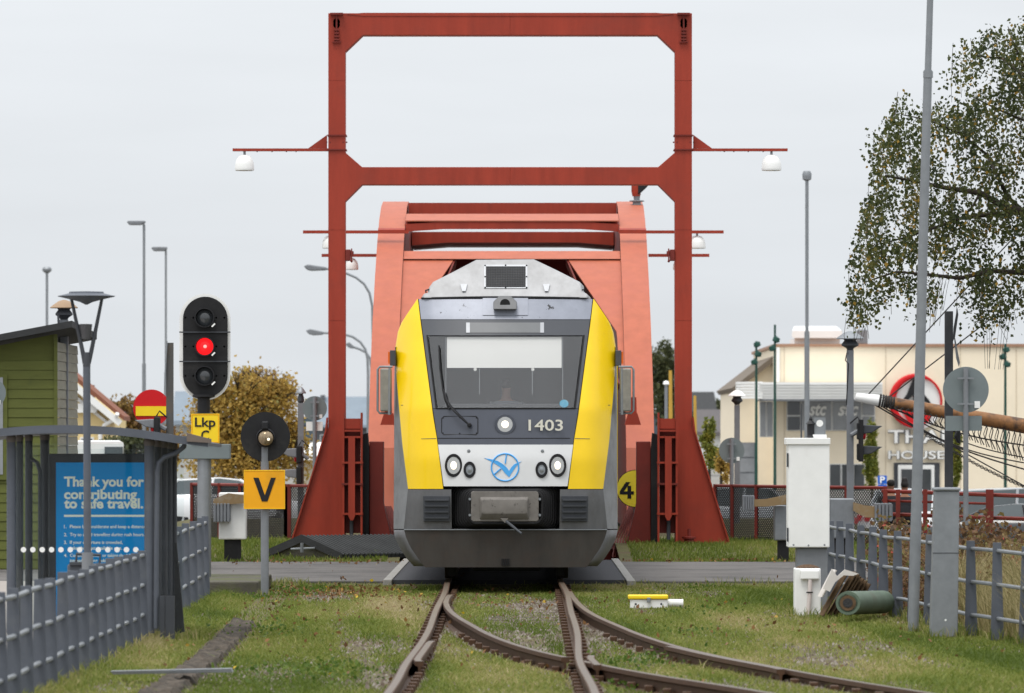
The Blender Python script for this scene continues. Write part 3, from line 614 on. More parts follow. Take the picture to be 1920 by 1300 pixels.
# lever channels and buffer pillars at the foot
for s_, yb, lab in ((1, 1040, 'left'), (-1, 1042, 'right')):
    d = 1 if s_ == 1 else 0
    X = lambda x: x if s_ == 1 else 1912.5-x
    lv = T('lifting_lever', P(X(661), 1040, GD-.5), 'red ribbed lever frame on the gantry foot '+('above the hut roof' if s_ == 1 else 'beside the yellow speed sign'), 'lever', 'red lever frames at the gantry feet')
    D = GD-.75
    for x0, x1, w in ((642, 645.5, .30), (676, 679.5, .30)): MB().plate([(X(x0), 774), (X(x1), 774), (X(x1), 1045), (X(x0), 1045)], D, w).build('channel_side', red, lv)
    MB().plate([(X(645.7), 785), (X(675.8), 785), (X(675.8), 1000), (X(645.7), 1000)], D+.22, .05).build('back_plate', reddk, lv)
    MB().plate([(X(646), 785), (X(675.5), 785), (X(675.5), 804), (X(646), 804)], D+.05, .06).build('top_plate', red, lv)
    MB().plate([(X(653), 818), (X(665.5), 818), (X(665.5), 968), (X(662), 976), (X(657), 976), (X(653), 968)], D-.03, .12).build('centre_bar', red, lv)
    for y in (806, 818, 866, 906, 962): MB().plate([(X(640.5 if y > 840 else 645.8), y), (X(680.5 if y > 840 else 675.7), y), (X(680.5 if y > 840 else 675.7), y+3.6), (X(640.5 if y > 840 else 645.8), y+3.6)], D-.02, .2).build('rib', red if y != 906 else reddk, lv)
    MB().tube([P(X(659), 976, D+.1), P(X(659), 1012, D+.1)], .035, 10).build('piston', slatedk, lv)
    MB().plate([(X(646), 1030), (X(676), 1030), (X(676), 1045), (X(646), 1045)], D+.02, .2).build('foot_plate', red, lv)
    MB().plate([(X(679.8), 815), (X(689), 812), (X(692), 850), (X(691), 1045), (X(679.8), 1045)], D+.3, .5).build('counter_plate', blackm, lv)
    pl = T('buffer_pillar', P(X(705), 1042, GD+.1), 'dark red steel buffer pillar '+('left of the train above the hut roof' if s_ == 1 else 'with the round yellow sign behind it'), 'pillar', 'dark red pillars beside the track')
    MB().plate([(X(692.5), 828), (X(719), 828), (X(719), 944), (X(742), 1046), (X(692.5), 1046)], GD-.3, .5).build('pillar', reddk, pl, bevel=.012)
    q = MB(); q.disc(X(712), 1030, 8.5, GD-.33, .05, 18); q.rect(X(712)-3, X(712)+3, 1015, 1046, GD-.42, .06)
    q.build('base_bolt', reddk, pl)
    for k in range(5):
        tag(MB().tube([P(X(720+k*3), 950, GD+.7+k*.1), P(X(738+k*5), 1010, GD+.4+k*.1), P(X(744+k*5), 1046, GD+.2)], .018, 6).build('red_cable', reddk), 'thin slanting red cable beside the train, '+('left' if s_ == 1 else 'right')+' side', 'cable', 'slanting red cables by the pillars')
bb = T('anchor_bollard', P(1292, 1020, GD-.4), 'small rusty red anchor bollard in grass at the gantry foot', 'bollard')
MB().lathe(P(1292, 1022, GD-.4), [(.09, -.1), (.085, .10), (.12, .11), (.12, .14), (.03, .15), (.025, .28)], n=18).build('bollard_body', reddk, bb)
# round speed sign behind the right pillar
sp = T('speed_sign', P(1190, 1040, GD+.45), 'round yellow disc with black number half hidden by the red pillar', 'sign')
MB().disc(1191, 916.5, 34, GD+.45, .02, 48).build('disc_plate', mat('lemon_sign', (.9,.74,.05), .5, 0, .05, 3), sp); MB().disc(1191, 916.5, 35.2, GD+.462, .01, 48).build('disc_rim', black, sp)
dg = MB(); dg.plate([(1173.5,904),(1182,904),(1170,921.5),(1162,921.5)], GD+.446, .004); dg.plate([(1162,921.5),(1188.5,921.5),(1188.5,927.5),(1162,927.5)], GD+.446, .004); dg.plate([(1176.5,911),(1183.5,911),(1183.5,935),(1176.5,935)], GD+.4445, .0055)
dg.build('digit', black, sp); text('0', 'digit', black, sp, 1195, 1217, 904, 935, GD+.444, .003, .02)
MB().tube([P(1191, 916, GD+.5), P(1191, 1046, GD+.5)], .03, 8).build('post', postg, sp)
# ---------------------------------------------------------------- arched bridge
PROF = [(104.3,.3),(104.9,1.8),(106.3,3.1),(108,4.2),(109.8,5.1),(111.5,5.82),(113,6.3),(114.5,6.62),(116,6.78),(117.5,6.78),(119,6.62),(120.5,6.27),(122,5.7),(123.5,4.9),(124.8,3.8),(125.6,2.5),(126,.3)]
br = T('arched_bridge', (0, 115, 0), 'faded red arched rail bridge with two curved side girders and cross beams', 'bridge')
HW, IW = 2.64, 2.12
for q in (-1, 1):
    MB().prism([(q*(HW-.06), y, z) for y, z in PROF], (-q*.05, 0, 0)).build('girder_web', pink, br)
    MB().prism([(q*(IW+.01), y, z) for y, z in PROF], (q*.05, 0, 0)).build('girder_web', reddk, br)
    lo_ = [(y, z) for y, z in PROF]; f = MB(); rings = []
    for y, z in PROF: rings.append([Vector((q*HW, y, z)), Vector((q*IW, y, z)), Vector((q*IW, y, z)), Vector((q*HW, y, z))])
    m = len(PROF)
    for i in range(m):
        a = Vector((0, *PROF[max(i-1, 0)])); c = Vector((0, *PROF[min(i+1, m-1)])); t = (c-a).normalized(); nrm = Vector((0, -t.z, t.y))
        for k in (0, 1): rings[i][k] = rings[i][k]+nrm*.04
    f.loft(rings, cap=True).build('top_flange', pink, br, smooth=25)
def pz(y): return float(np.interp(y, [p[0] for p in PROF], [p[1] for p in PROF]))
def beam(yz, hz, m1):                               # a cross beam: outline in the y-z plane, deepened by hz at both ends
    lo = min(z for y, z in yz); rings = []
    for x, k in ((-IW+.01, 1), (-IW+.75, 0), (IW-.75, 0), (IW-.01, 1)): rings.append([Vector((x, y, z-(hz*k if z < lo+.15 else 0))) for y, z in yz])
    return MB().loft(rings, cap=True).build('cross_beam', m1, br)
beam([(115.4, PZ(380.5, 115.4)), (116.1, PZ(380.5, 115.4)-.02), (116.1, PZ(403, 115.4)), (115.4, PZ(403, 115.4))], .03, red)
beam([(112.5, PZ(415.5, 112.5)-.006), (113.4, PZ(404, 113.4)-.01), (113.4, PZ(430, 113.4)), (112.5, PZ(430, 112.5))], .05, red)
MB().prism([(-IW+.01, 112.48, PZ(415.5, 112.48)), (-IW+.01, 113.5, PZ(403, 113.5)), (-IW+.01, 113.5, PZ(403, 113.5)+.02), (-IW+.01, 112.48, PZ(415.5, 112.48)+.02)], (2*IW-.02, 0, 0)).build('beam_flange', pink, br)
beam([(119, PZ(435, 119)), (121.5, PZ(437, 121.5)), (121.5, PZ(464.5, 121.5)), (119, PZ(455, 119))], .06, red)
for q in (-1, 1): MB().prism([(q*(HW+.004), 112.2, pz(112.2)+.043), (q*(IW-.004), 112.2, pz(112.2)+.043), (q*(IW-.004), 112.3, pz(112.3)+.05), (q*(HW+.004), 112.3, pz(112.3)+.05)], (0, 0, .02)).build('flange_seam', red, br)
# portal plate following the arch with a wide opening for trains
PD0 = 110.6
def ptl(px, py):                                     # drop a photo measurement onto the inclined portal plane
    for D in np.arange(104.3, 112, .02):
        if P(px, py, D).z <= pz(D)-.03: return P(px, py, D)
    return P(px, py, 111)
for s_ in (1, -1):
    M = lambda x: x if s_ == 1 else 1916-x
    ed = [(958,485),(856,485),(846,500),(742,655),(742,720)]; out = [(958,478),(768,478),(766,500),(757,655),(752,720)]
    up = MB(); A = []; B = []
    for k in range(25):
        y = 485+(720-485)*k/24; xa = interp(y, [478, 500, 655, 720], [768, 766, 757, 752]); xb = max(interp(y, [485, 655, 720], [852, 738, 736]), xa+.5)
        A.append(ptl(M(xa), y)); A[-1].x = -s_*(IW-.004); B.append(ptl(M(xb), y))
    vs = A+B+[p+Vector((0,.06,-.02)) for p in A]+[p+Vector((0,.06,-.02)) for p in B]; fs = []; n_ = 25
    for k in range(24): fs += [(k, k+1, n_+k+1, n_+k), (2*n_+k, 3*n_+k, 3*n_+k+1, 2*n_+k+1), (n_+k, n_+k+1, 3*n_+k+1, 3*n_+k)]
    up.add(vs, fs).build('portal_plate', pink, br, smooth=30)
    fp = MB(); fp.add([(v.x, 233.2-v.y, v.z) for v in vs], fs).build('far_portal_plate', reddk, br, smooth=30)  # dark red puts the shade of its underside into the colour
    q = MB(); q.prism([B[0], B[24], B[24]+Vector((-s_*-.0,.9,-.1)), B[0]+Vector((0,.9,-.1))], (s_*.03, 0, 0)); q.build('portal_edge', reddk, br)
a = ptl(768, 471); c = ptl(1148, 471)
b0 = ptl(958, 471); b1 = ptl(958, 486)
MB().prism([(-IW+.01, b0.y-.03, b0.z), (-IW+.01, b1.y-.10, b1.z), (-IW+.01, b1.y+.3, b1.z), (-IW+.01, b0.y+.4, b0.z)], (2*IW-.02, 0, 0)).build('portal_beam', pink, br)
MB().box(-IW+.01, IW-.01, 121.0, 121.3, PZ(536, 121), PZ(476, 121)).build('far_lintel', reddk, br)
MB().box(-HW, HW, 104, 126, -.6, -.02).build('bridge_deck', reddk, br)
for q in (-1, 1):
    X = lambda x: x if q == -1 else 1915-x
    f = MB(); f.plate([(X(720),775),(X(737),775),(X(744),797),(X(713),797)], 104.0, .3); f.plate([(X(722),745),(X(733),745),(X(735),775),(X(721),775)], 104.1, .1)  # lower trapezoid is the bracket's shadow, built as a plate
    f.build('bracket_and_shadow', red, br)
# lamp arms of the bridge
for y, x0, x1, D in ((435, 568, 1357, 111.7), (479, 603, 1330, 120.5)):
    for a, b in ((x0, 708 if y > 450 else 766), (1160 if y < 450 else 1216, x1)):
        MB().plate([(a, y-2.8), (b, y-2.8), (b, y+2.8), (a, y+2.8)], D-.35, .12).build('lamp_arm', red, br)
bell_lamp(619, 442, 30, 24, 111.5, 'white bell lamp under the upper bridge arm, mostly behind the left gantry post')
bell_lamp(1307, 442, 32, 24, 111.5, 'white bell lamp peeking out beside the right gantry post')
bell_lamp(658, 484, 28, 22, 120.3, 'white bell lamp by the small clamp on the left gantry post')
bell_lamp(1276, 484, 28, 22, 120.3, 'white bell lamp hidden behind the right gantry post')
sl = T('ship_signal', P(1194, 381, 115), 'small red signal lamp with black hood on top of the bridge arch', 'signal')
MB().lathe(P(1194, 381, 115), [(.09, -.05), (.08, .02), (.15, .03), (.15, .05), (.06, .06), (.07, .16), (.09, .17)], n=16).build('lamp_foot', galv, sl)
MB().lathe(P(1193, 359, 115), [(.08, -.1), (.10, 0), (.10, .12), (.06, .16)], n=16).build('lamp_body', red, sl, smooth=40)
MB().plate([(1196,345),(1218,345),(1212,352),(1199,364),(1196,364)], 114.9, .2).build('hood', black, sl, bevel=.02)
# ---------------------------------------------------------------- fences
def fence(name, pts, label, h, posts_at, rails, w0=.085, w1=.12):
    r = T(name, (pts[0][0], pts[0][1], 0), label, 'fence')
    line = lambda y: float(np.interp(y, [p[1] for p in pts], [p[0] for p in pts]))
    for i, y in enumerate(posts_at):
        x = line(y); j = random.uniform(-.012, .012); hh = h+random.uniform(-.015, .015)
        MB().prism([(x-w1/2, y, -.12), (x+w1/2, y, -.12), (x+w0/2+j, y, hh), (x-w0/2+j, y, hh)], (0, .014, 0)).build('post', slate, r, bevel=.003)
    ys_ = np.linspace(posts_at[0]-.25, posts_at[-1]+.25, 30)
    for z in rails:
        MB().tube([(line(y), y, z+.006*math.sin(y*2)) for y in ys_], .021, 8).build('rail', galv, r, smooth=40)
    return r
fence('metal_fence', [(-3.62, 35), (-3.6, 60)], 'slate grey plate fence running along the platform in front of the shelter', .91, [38.6+1.1*i for i in range(18)], (.85, .55, .25))
fence('metal_fence', [(-3.66, 63), (-3.84, 74)], 'short slate grey fence section between shelter and signal post', 1.03, [64.4, 66.5, 68.6, 70.6, 72.3], (.95, .62, .3))
fence('metal_fence', [(5.6, 52), (5.17, 56), (4.98, 57), (4.83, 58.4), (4.64, 61.8), (4.45, 64.2), (4.36, 65.3), (4.13, 71.8), (4.0, 77)], 'slate grey fence curving past the tall pole and grey cabinet', .98, [53, 54.5, 56, 57, 58.4, 60, 61.8, 63, 64.2, 65.3, 66.6, 68, 69.4, 70.8, 72.2, 73.6], (.90, .56, .22), .085, .14)
# chain link fences
def chain(pts, posts, z0, z1, label, D_, group=None):
    r = T('chain_link_fence', (pts[0][0], pts[0][1], 0), label, 'fence', group)
    A = Vector((*pts[0], 0)); B = Vector((*pts[1], 0)); Ln = (B-A).length; u = (B-A)/Ln; w = MB()
    hgt = z1-z0; st = .062; k = -int(hgt/st)
    while k*st < Ln:
        for sgn in (1, -1):
            a0, a1 = k*st, k*st+hgt; t0 = max(0, -a0/(hgt)); t1 = min(1, (Ln-a0)/hgt)
            if t1 > t0:
                z_0, z_1 = (z0+t0*hgt, z0+t1*hgt) if sgn == 1 else (z1-t0*hgt, z1-t1*hgt)
                p = A+u*(a0+t0*hgt)+Vector((0,0,z_0)); q = A+u*(a0+t1*hgt)+Vector((0,0,z_1)); w.tube([p, q], .0105, 3, cap=False)
        k += 1
    w.build('wire_mesh', blackm, r)
    MB().tube([A+Vector((0,0,z1)), B+Vector((0,0,z1))], .03, 6).build('top_rail', reddk, r)
    for t in posts: c = A+u*Ln*t; MB().box(c.x-.035, c.x+.035, c.y-.035, c.y+.035, -.1, z1+.03).build('post', reddk, r)
    return r
fl_ = 'red framed chain link fence '
chain([(PX(1341, 101), 101.0), (PX(1480, 99), 99.0)], (.0, .235, .56, 1), .1, 1.16, fl_+'between gantry foot and white cabinet', 100)
chain([(PX(1480, 99), 98.9), (PX(1660, 97), 97.0)], (.25, .6, 1), .1, 1.16, fl_+'behind the grey box and counterweight, towards the seated women', 100)
chain([(PX(360, 104), 104.0), (PX(536, 101), 101.0)], (.0, .3, .52, .8, 1), .1, 1.16, fl_+'behind the amber V sign', 100)
chain([(PX(536, 101), 101.0), (PX(590, 100), 100.4)], (0, .12), .1, 1.16, fl_+'meeting the left gantry foot', 100)
# red railing on the quay
rr = T('quay_railing', (PX(1660, 98), 98, 0), 'red steel railing along the quay in front of the parked cars', 'railing')
for y in (921, 964): MB().tube([P(1655, y, 97.0), P(1770, y+4, 96), P(2050, y+14, 93)], .035, 6).build('rail', reddk, rr)
MB().tube([P(1655, 939, 97.0), P(1860, 945, 95)], .022, 6).build('rail', reddk, rr)
for x in (1660, 1684, 1735, 1856, 1990): MB().rect(x-(7 if x == 1856 else 4), x+(7 if x == 1856 else 4), 918, 1000, 96.8-(x-1660)/100, .08).build('post', reddk, rr)
# ---------------------------------------------------------------- hut roof left of the train
ht = T('cellar_hut', P(570, 1055, 94), 'low dark hut with corrugated gable roof beside the train', 'hut')
g0 = [P(503, 1033, 93.6), P(565, 1005.5, 93.2), P(640, 1040, 92.8)]; sh = Vector((2.15, 1.6, 0))
MB().prism([g0[0], g0[1], g0[1]+Vector((0,0,-.06)), g0[0]+Vector((0,0,-.06))], sh).build('roof_slope', corr, ht)
MB().prism([g0[1], g0[2], g0[2]+Vector((0,0,-.06)), g0[1]+Vector((0,0,-.06))], sh).build('roof_slope', corr, ht)
t = (g0[2]-g0[1]); q = MB()
for k in range(34): a = g0[1]+sh*(k+.5)/34; q.tube([a+Vector((0,0,.002)), a+t*1.02+Vector((0,0,.002))], .022, 6)
q.build('corrugation', corr, ht)
bg_ = MB()
for a, c in ((g0[0], g0[1]), (g0[1], g0[2])): bg_.prism([a+Vector((0,-.05,.03)), c+Vector((0,-.05,.03)), c+Vector((0,-.05,-.10)), a+Vector((0,-.05,-.10))], (0,.04,0))
bg_.build('bargeboard', roofdk, ht)
MB().prism([Vector((p.x*1, p.y, p.z-.07)) for p in g0]+[Vector((g0[2].x-.05, g0[2].y, -.2)), Vector((g0[0].x+.05, g0[0].y, -.2))], (.02, .04, 0)).build('gable_wall', concold, ht)
MB().prism([(g0[2].x-.06, g0[2].y+.02, -.2), (g0[2].x-.06, g0[2].y+.02, g0[2].z-.04), (g0[2].x-.06+sh.x, g0[2].y+.02+sh.y, g0[2].z-.04), (g0[2].x-.06+sh.x, g0[2].y+.02+sh.y, -.2)], (0,.05,0)).build('side_wall', roofdk, ht)
q = MB(); q.tube([P(545, 1030, 93.0), P(590, 1028, 93.0)], .018, 6); q.tube([P(566, 1018, 93.0), P(566, 1036, 93.0)], .03, 6); q.build('insulator_bracket', galv, ht)
# ---------------------------------------------------------------- left side: signals and signs
D = 76.0
sg = T('railway_signal', P(383, 1120, D), 'tall railway signal with oval black head showing one red light', 'signal')
def oval(x0, x1, y0, y1, n=18):
    r = (x1-x0)/2; cx = (x0+x1)/2
    return [(cx+r*math.cos(R(180+180*k/n)), y0+r+r*math.sin(R(180+180*k/n))) for k in range(n+1)]+[(cx+r*math.cos(R(180*k/n)), y1-r+r*math.sin(R(180*k/n))) for k in range(n+1)]
MB().plate(oval(336.5, 432, 551, 751), D, .025).build('white_rim', white, sg)
hd = MB().plate(oval(343, 426.5, 556.5, 745.5), D-.05, .05).build('signal_head', blackm, sg)
for y, m in ((596, lampoff), (650, redlit), (705, lampoff)):
    c = P(384, y, D-.05); r = 18.5/sc(D)
    h = MB().lathe(c, [(r, .0), (r, .10), (r*.9, .10), (r*.88, -.0)], (0,-1,0), 32).build('lamp_hood', black, hd, smooth=40)
    MB().lathe(c, [(r*.86, .004), (r*.6, .03), (r*.2, .04)], (0,-1,0), 28).build('lens', m if m is redlit else glassdk, hd, smooth=60)
    if m is redlit: MB().lathe(c+Vector((.006, 0, -.0)), [(r*.2, .036), (r*.12, .05)], (0,-1,0), 16).build('lamp_core', redhot, hd, smooth=60)
    q = MB()
    for x in (347.5, 362.5, 405.5, 420.5): q.disc(x, y, 1.9, D-.05, .012, 8)
    q.build('rivets', whitecl, hd)
    MB().plate([(396,y+16),(402,y+10),(404,y+12),(398,y+18)], D-.16, .01).build('hood_clip', whitecl, hd)
q = MB()
for y in (623, 678): q.rect(336, 432, y-1.2, y+1.2, D-.07, .02)
q.build('head_seam', slatedk, hd)
MB().lathe(P(382, 778, D+.02), [(.14, -.02), (.14, .02), (.085, .03), (.085, .22), (.15, .24), (.15, .27)], n=20).build('head_mount', black, sg, smooth=40)
MB().tube([P(383, 1135, D+.03), P(383, 832, D+.03), P(383, 780, D+.03)], .092, 20).build('mast', galv, sg, smooth=40)
MB().rect(336, 431, 833, 861, D-.1, .3).build('bracket_box', signback, sg, bevel=.01)
lk = T('station_sign', P(385, 831, D-.12), 'yellow square sign with black station letters under the red signal', 'sign')
MB().rect(358.5, 411.5, 776, 831, D-.12, .02).build('sign_plate', signyel, lk)
MB().tube([P(x, y, D-.121) for x, y in [(360,777.5),(410,777.5),(410,829.5),(360,829.5)]], .008, 4, True).build('sign_edge', signora, lk)
text('Lkp', 'station_code', black, lk, 365.5, 404, 783, 806, D-.125, .003, .018); text('C', 'line_letter', black, lk, 377, 392, 807, 826, D-.125, .003, .018)
D = 73.0
vs_ = T('distant_light', P(497, 1118, D), 'round black backing disc with round lamp on a thin post above the letter sign', 'signal')
MB().tube([P(496.5, 1130, D+.04), P(496.5, 830, D+.04)], .052, 14).build('post', postg, vs_, smooth=40)
MB().disc(497.5, 819, 46.5, D+.01, .02, 64).build('backing_disc', blackm, vs_)
lm = MB().lathe(P(498, 821, D-.05), [(.12, -.06), (.125, .03), (.11, .05), (.10, .03)], (0,-1,0), 32).build('lamp_housing', black, vs_, smooth=40)
MB().lathe(P(498.5, 822, D-.08), [(.098, .01), (.09, .035), (.06, .06), (.02, .07)], (0,-1,0), 28).build('lens', mat('patterned_lens', (.25,.19,.12), .12, .4, .5, 60), lm, smooth=60)
MB().lathe(P(503, 824, D-.14), [(.022, 0), (.012, .012)], (0,-1,0), 12).build('lens_glint', lampwarm, lm)
MB().box(PX(491, D), PX(504, D), D-.12, D+.01, PZ(806, D), PZ(790, D)).build('lamp_cap', black, lm, bevel=.02)
v2 = T('letter_sign', P(496, 955, D-.05), 'amber square sign with a bold black letter V', 'sign')
MB().rect(457, 534.5, 881.5, 955, D-.05, .02).build('sign_plate', signora, v2, bevel=.003)
MB().plate([(475,896),(485,896),(496.5,929),(508,896),(517,896),(501.5,940.5),(491,940.5)], D-.056, .006).build('letter', black, v2)
MB().tube([P(x, y, D-.051) for x, y in [(458,882.5),(533.5,882.5),(533.5,954),(458,954)]], .006, 4, True).build('sign_edge', yellow if False else signyel, v2)
# V shaped park lamp in front of the shelter
D = 55.0; s = sc(D)
pk = T('park_lamp', P(164, 1068, D), 'slim grey street lamp with V shaped arms and disc cap before the shelter', 'lamp')
MB().tube([P(164, 1230, D), P(164, 1036, D)], .055, 16).build('base_sleeve', postg, pk, smooth=40)
MB().tube([P(164, 1040, D), P(162.5, 684, D)], .036, 16).build('pole', slate, pk, smooth=40)
MB().lathe(P(162.5, 684, D), [(.037, -.02), (.036, .10), (.030, .12)], n=16).build('pole_collar', slatedk, pk, smooth=40)
for x0, x1, x2 in ((158, 155, 134), (167, 171, 191)): MB().tube([P(x0, 682, D), P(x1, 660, D), P(x2, 561, D)], [.018, .022, .016], 8).build('arm', slatedk, pk, smooth=40)
MB().lathe(P(161, 636, D), [(.03, -.01), (.045, .0), (.062, .14), (.058, .145)], n=20).build('lantern', mat('lantern_mesh', (.1,.1,.105), .4, .4, .3, 80), pk, smooth=40)
MB().lathe(P(162, 559, D), [(.01, -.065), (.06, -.04), (.14, -.018), (.27, .012), (.28, .018), (.17, .045), (.165, .06), (.02, .065)], n=40).build('disc_cap', slate, pk, smooth=30)
# bus shelter
SD = 59.0
sh_ = T('platform_shelter', (PX(170, SD+1), SD+1, 0), 'grey arched platform shelter with glass panes and round posts', 'shelter')
def roofcurve(x): return 797.5+.00043*(x-120)**2 if x > 120 else 797.5+.00043*(x-120)**2
xs = [-60+12.5*k for k in range(37)]; top = [(x, roofcurve(x)) for x in xs]; bot = [(x, roofcurve(x)+(15 if x < 330 else 15-(x-330)*.09)) for x in reversed(xs)]
MB().plate(top+bot, 57.6, .06).build('roof_edge', slate, sh_)
rf = MB().prism([P(x, y+1.5, 57.66)+Vector((0,0,.0)) for x, y in top]+[P(x, y-2, 57.66) for x, y in bot], (0, 2.6, -.02)).build('roof', slatedk, sh_)
MB().plate([(350, 812), (396, 823.5), (396, 831), (350, 828)], 57.56, .05).build('roof_tip', mat('rusty_edge', (.15,.12,.1), .8, dirt=(.1,.06,.04)), rf)
capm = mat('brown_grey_cap', (.15, .13, .118), .6)
for i, (x, w, d) in enumerate([(21, 8.5, 57.9), (37, 6.5, 58.6), (54, 7.0, 59.2), (84, 8.5, 59.9), (280, 9.5, 57.9), (296, 7, 58.5), (307.5, 6.5, 58.9), (317.5, 6, 59.3), (326, 6, 59.8)]):
    yb = 815+(CZ-.05)*sc(d); yt = roofcurve(x)+22
    p = MB().tube([P(x, yb, d), P(x, yt, d)], w/sc(d), 16).build('post', slate if i in (0, 4) else slatedk, sh_, smooth=40)
    MB().lathe(P(x, yt, d), [(w/sc(d)*1.05, -.03), (w/sc(d)*1.15, .01), (w/sc(d)*.8, .045), (.01, .06)], n=16).build('cap', capm, p, smooth=60)
MB().tube([P(348, 818, 57.85), P(345, 838, 57.85), P(330, 850, 57.85), P(308, 858, 57.85), P(298, 868, 57.85), P(295, 885, 57.85), P(293, 1060, 57.85), P(292.5, 1178, 57.85)], .026, 10).build('drain_pipe', slate, sh_, smooth=60)
MB().tube([P(58, 860, 58.9), P(70, 868, 58.9), P(75, 885, 58.9), P(75, 1150, 58.9)], .022, 8).build('drain_pipe', slatedk, sh_, smooth=60)
gp = MB().box(PX(27, 57.9), PX(272, 57.9), 57.89, 57.90, .12, PZ(832, 57.9)).build('glass_pane', glassp, sh_)
for k in range(13): MB().disc(44+17.55*k, 1031, 5.1, 57.885, .003, 20).build('safety_dot', whitecl, gp)
MB().box(PX(290, 58), PX(290, 58)+.012, 57.95, 59.8, .12, 1.95).build('glass_pane', glassp, sh_)
MB().box(PX(12, 58), PX(12, 58)+.012, 57.95, 59.9, .12, 1.95).build('glass_pane', glassp, sh_)
MB().box(PX(14, 59.95), PX(345, 59.95), 59.94, 59.952, .12, PZ(842, 60)).build('glass_pane', glassp, sh_)
for x0, x1 in ((300, 309), (310, 327)): MB().rect(x0, x1, 1118, 1205, 57.8, .06).build('foot_box', slatedk, sh_)
MB().plate([(327,1018),(331,1018),(346,1185),(327,1190)], 58.6, .05).build('foot_plate', roofdk, sh_)
for x in (30, 160, 284): MB().rect(x-1.5, x+1.5, 838, 1150, 59.90, .03).build('mullion', slatedk, sh_)
bn = MB().box(PX(40, 59.6), PX(95, 59.6), 59.4, 59.75, .42, .46).build('bench_seat', slatedk, sh_)
pd = 59.3
po = T('poster_case', (PX(190, pd), pd, 0), 'blue travel notice poster with pale text inside the shelter', 'poster')
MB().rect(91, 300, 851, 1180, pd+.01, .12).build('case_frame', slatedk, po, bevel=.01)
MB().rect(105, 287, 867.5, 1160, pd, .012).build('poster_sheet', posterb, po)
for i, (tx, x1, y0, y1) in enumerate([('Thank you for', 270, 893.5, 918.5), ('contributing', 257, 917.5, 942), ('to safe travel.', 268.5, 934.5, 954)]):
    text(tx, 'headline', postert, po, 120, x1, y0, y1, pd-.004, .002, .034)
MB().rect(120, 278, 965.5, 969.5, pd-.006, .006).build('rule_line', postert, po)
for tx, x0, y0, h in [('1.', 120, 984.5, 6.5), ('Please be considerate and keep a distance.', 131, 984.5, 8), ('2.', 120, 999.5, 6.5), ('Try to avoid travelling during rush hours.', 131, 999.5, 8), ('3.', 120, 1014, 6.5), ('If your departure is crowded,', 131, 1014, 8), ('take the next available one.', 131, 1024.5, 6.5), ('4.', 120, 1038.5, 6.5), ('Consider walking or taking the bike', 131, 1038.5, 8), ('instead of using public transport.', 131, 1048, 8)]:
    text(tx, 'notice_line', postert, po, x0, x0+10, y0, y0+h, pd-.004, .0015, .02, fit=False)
# grey bin with tube frame behind the fence
bi = T('platform_bin', P(155, 1125, 56), 'dark grey box bin with tube handle behind the fence by the lamp', 'bin')
MB().rect(126, 186, 1058, 1130, 56.2, .35).build('bin_body', slate, bi, bevel=.02)
MB().tube([P(142, 1062, 56.3), P(144, 1039, 56.3), P(188, 1041, 56.3), P(186, 1062, 56.3)], .016, 8).build('handle', slatedk, bi)
MB().rect(130, 158, 1055, 1060, 56.15, .3).build('lid', slatedk, bi)
# platform kerb remains in the grass and the flat strip
k = MB(); 
def strip(x0, x1, y0, y1, nx, ny, zf, jf):
    b = grid(x0, x1, y0, y1, nx, ny, zf); b.v = [(x+jf(y)+(.05*random.uniform(-1, 1) if x in (x0, x1) else 0), y, z) for x, y, z in b.v]; return b
k = strip(-.17, .17, 43, 62.5, 6, 150, lambda x, y: zg(x-2.65, y)+(.05 if abs(x) < .16 else -.05)+.022*random.uniform(-1, 1)+.02*math.sin(y*5.1)*math.sin(x*14+y), lambda y: -2.62-.012*(y-44))
struct(k.build('stone_edging', mat('old_stone', (.085,.068,.052), .95, 0, .45, 14, dirt=(.045,.038,.03), dscale=6, dlo=.45, dhi=.6, bump=.9, bscale=35)))
tag(MB().prism([P(207, 1259, 47.6), P(433, 1254, 47.3), P(436, 1261, 47.3), P(212, 1265, 47.6)], (0,.16,0)).build('metal_strip', galv), 'flat grey metal strip lying across the grass by the fence', 'strip')
# barrier machines and counterweights
def barrier(x0, x1, yt, yb, base, D, label, gx, armpts, weight, lampside=1):
    r = T('barrier_machine', P((x0+x1)/2, base, D), label, 'barrier machine', 'barrier machines at the crossing'); 
    MB().rect(x0, x1, yt, yb, D, .38).build('machine_box', white if lampside == 1 else galv, r, bevel=.02)
    w = (x1-x0)*.3; c = (x0+x1)/2
    MB().rect(c-w, c+w, yb, base+4, D+.05, .28).build('pedestal', blackm, r); MB().rect(c-w-8, c+w+8, base-2, base+8, D, .4).build('foot', conc, r)
    if armpts: MB().plate(armpts, D-.12, .08).build('barrier_arm', mat('arm_tan_'+str(D)+str(x0), (.25,.17,.085), .7, dirt=(.3,.26,.2), dscale=4), r)
    a, b, y0, y1 = weight; n_ = 5; wd = (b-a)/n_; q = MB()
    q.rect(a, b, y0+2, y1-2, D-.1, .28)
    for k in range(n_): q.rect(a+k*wd, a+(k+.75)*wd, y0, y1, D-.14, .36)
    q.build('counterweight', postg, r, bevel=.006)
    return r
barrier(410, 461, 924, 1012, 1056, 92, 'white barrier machine on dark pedestal with ribbed counterweight left of the V sign', 0, [(400,936),(428,925),(458,929),(458,944),(400,948)], (400, 432, 944, 979))
barrier(1452, 1486, 948, 1014, 1057, 92, 'grey barrier machine half hidden by the white cabinet', 0, [(1414,937),(1438,936),(1474,928),(1474,946),(1438,950),(1414,950)], (1393, 1415, 929, 957), 2)
barrier(1556, 1602, 935, 1010, 1050, 90, 'grey barrier machine with ribbed counterweight behind the right fence', 0, [(1600,942),(1622,948),(1645,950),(1645,972),(1622,970),(1600,958)], (1640, 1674, 944, 978), 2)
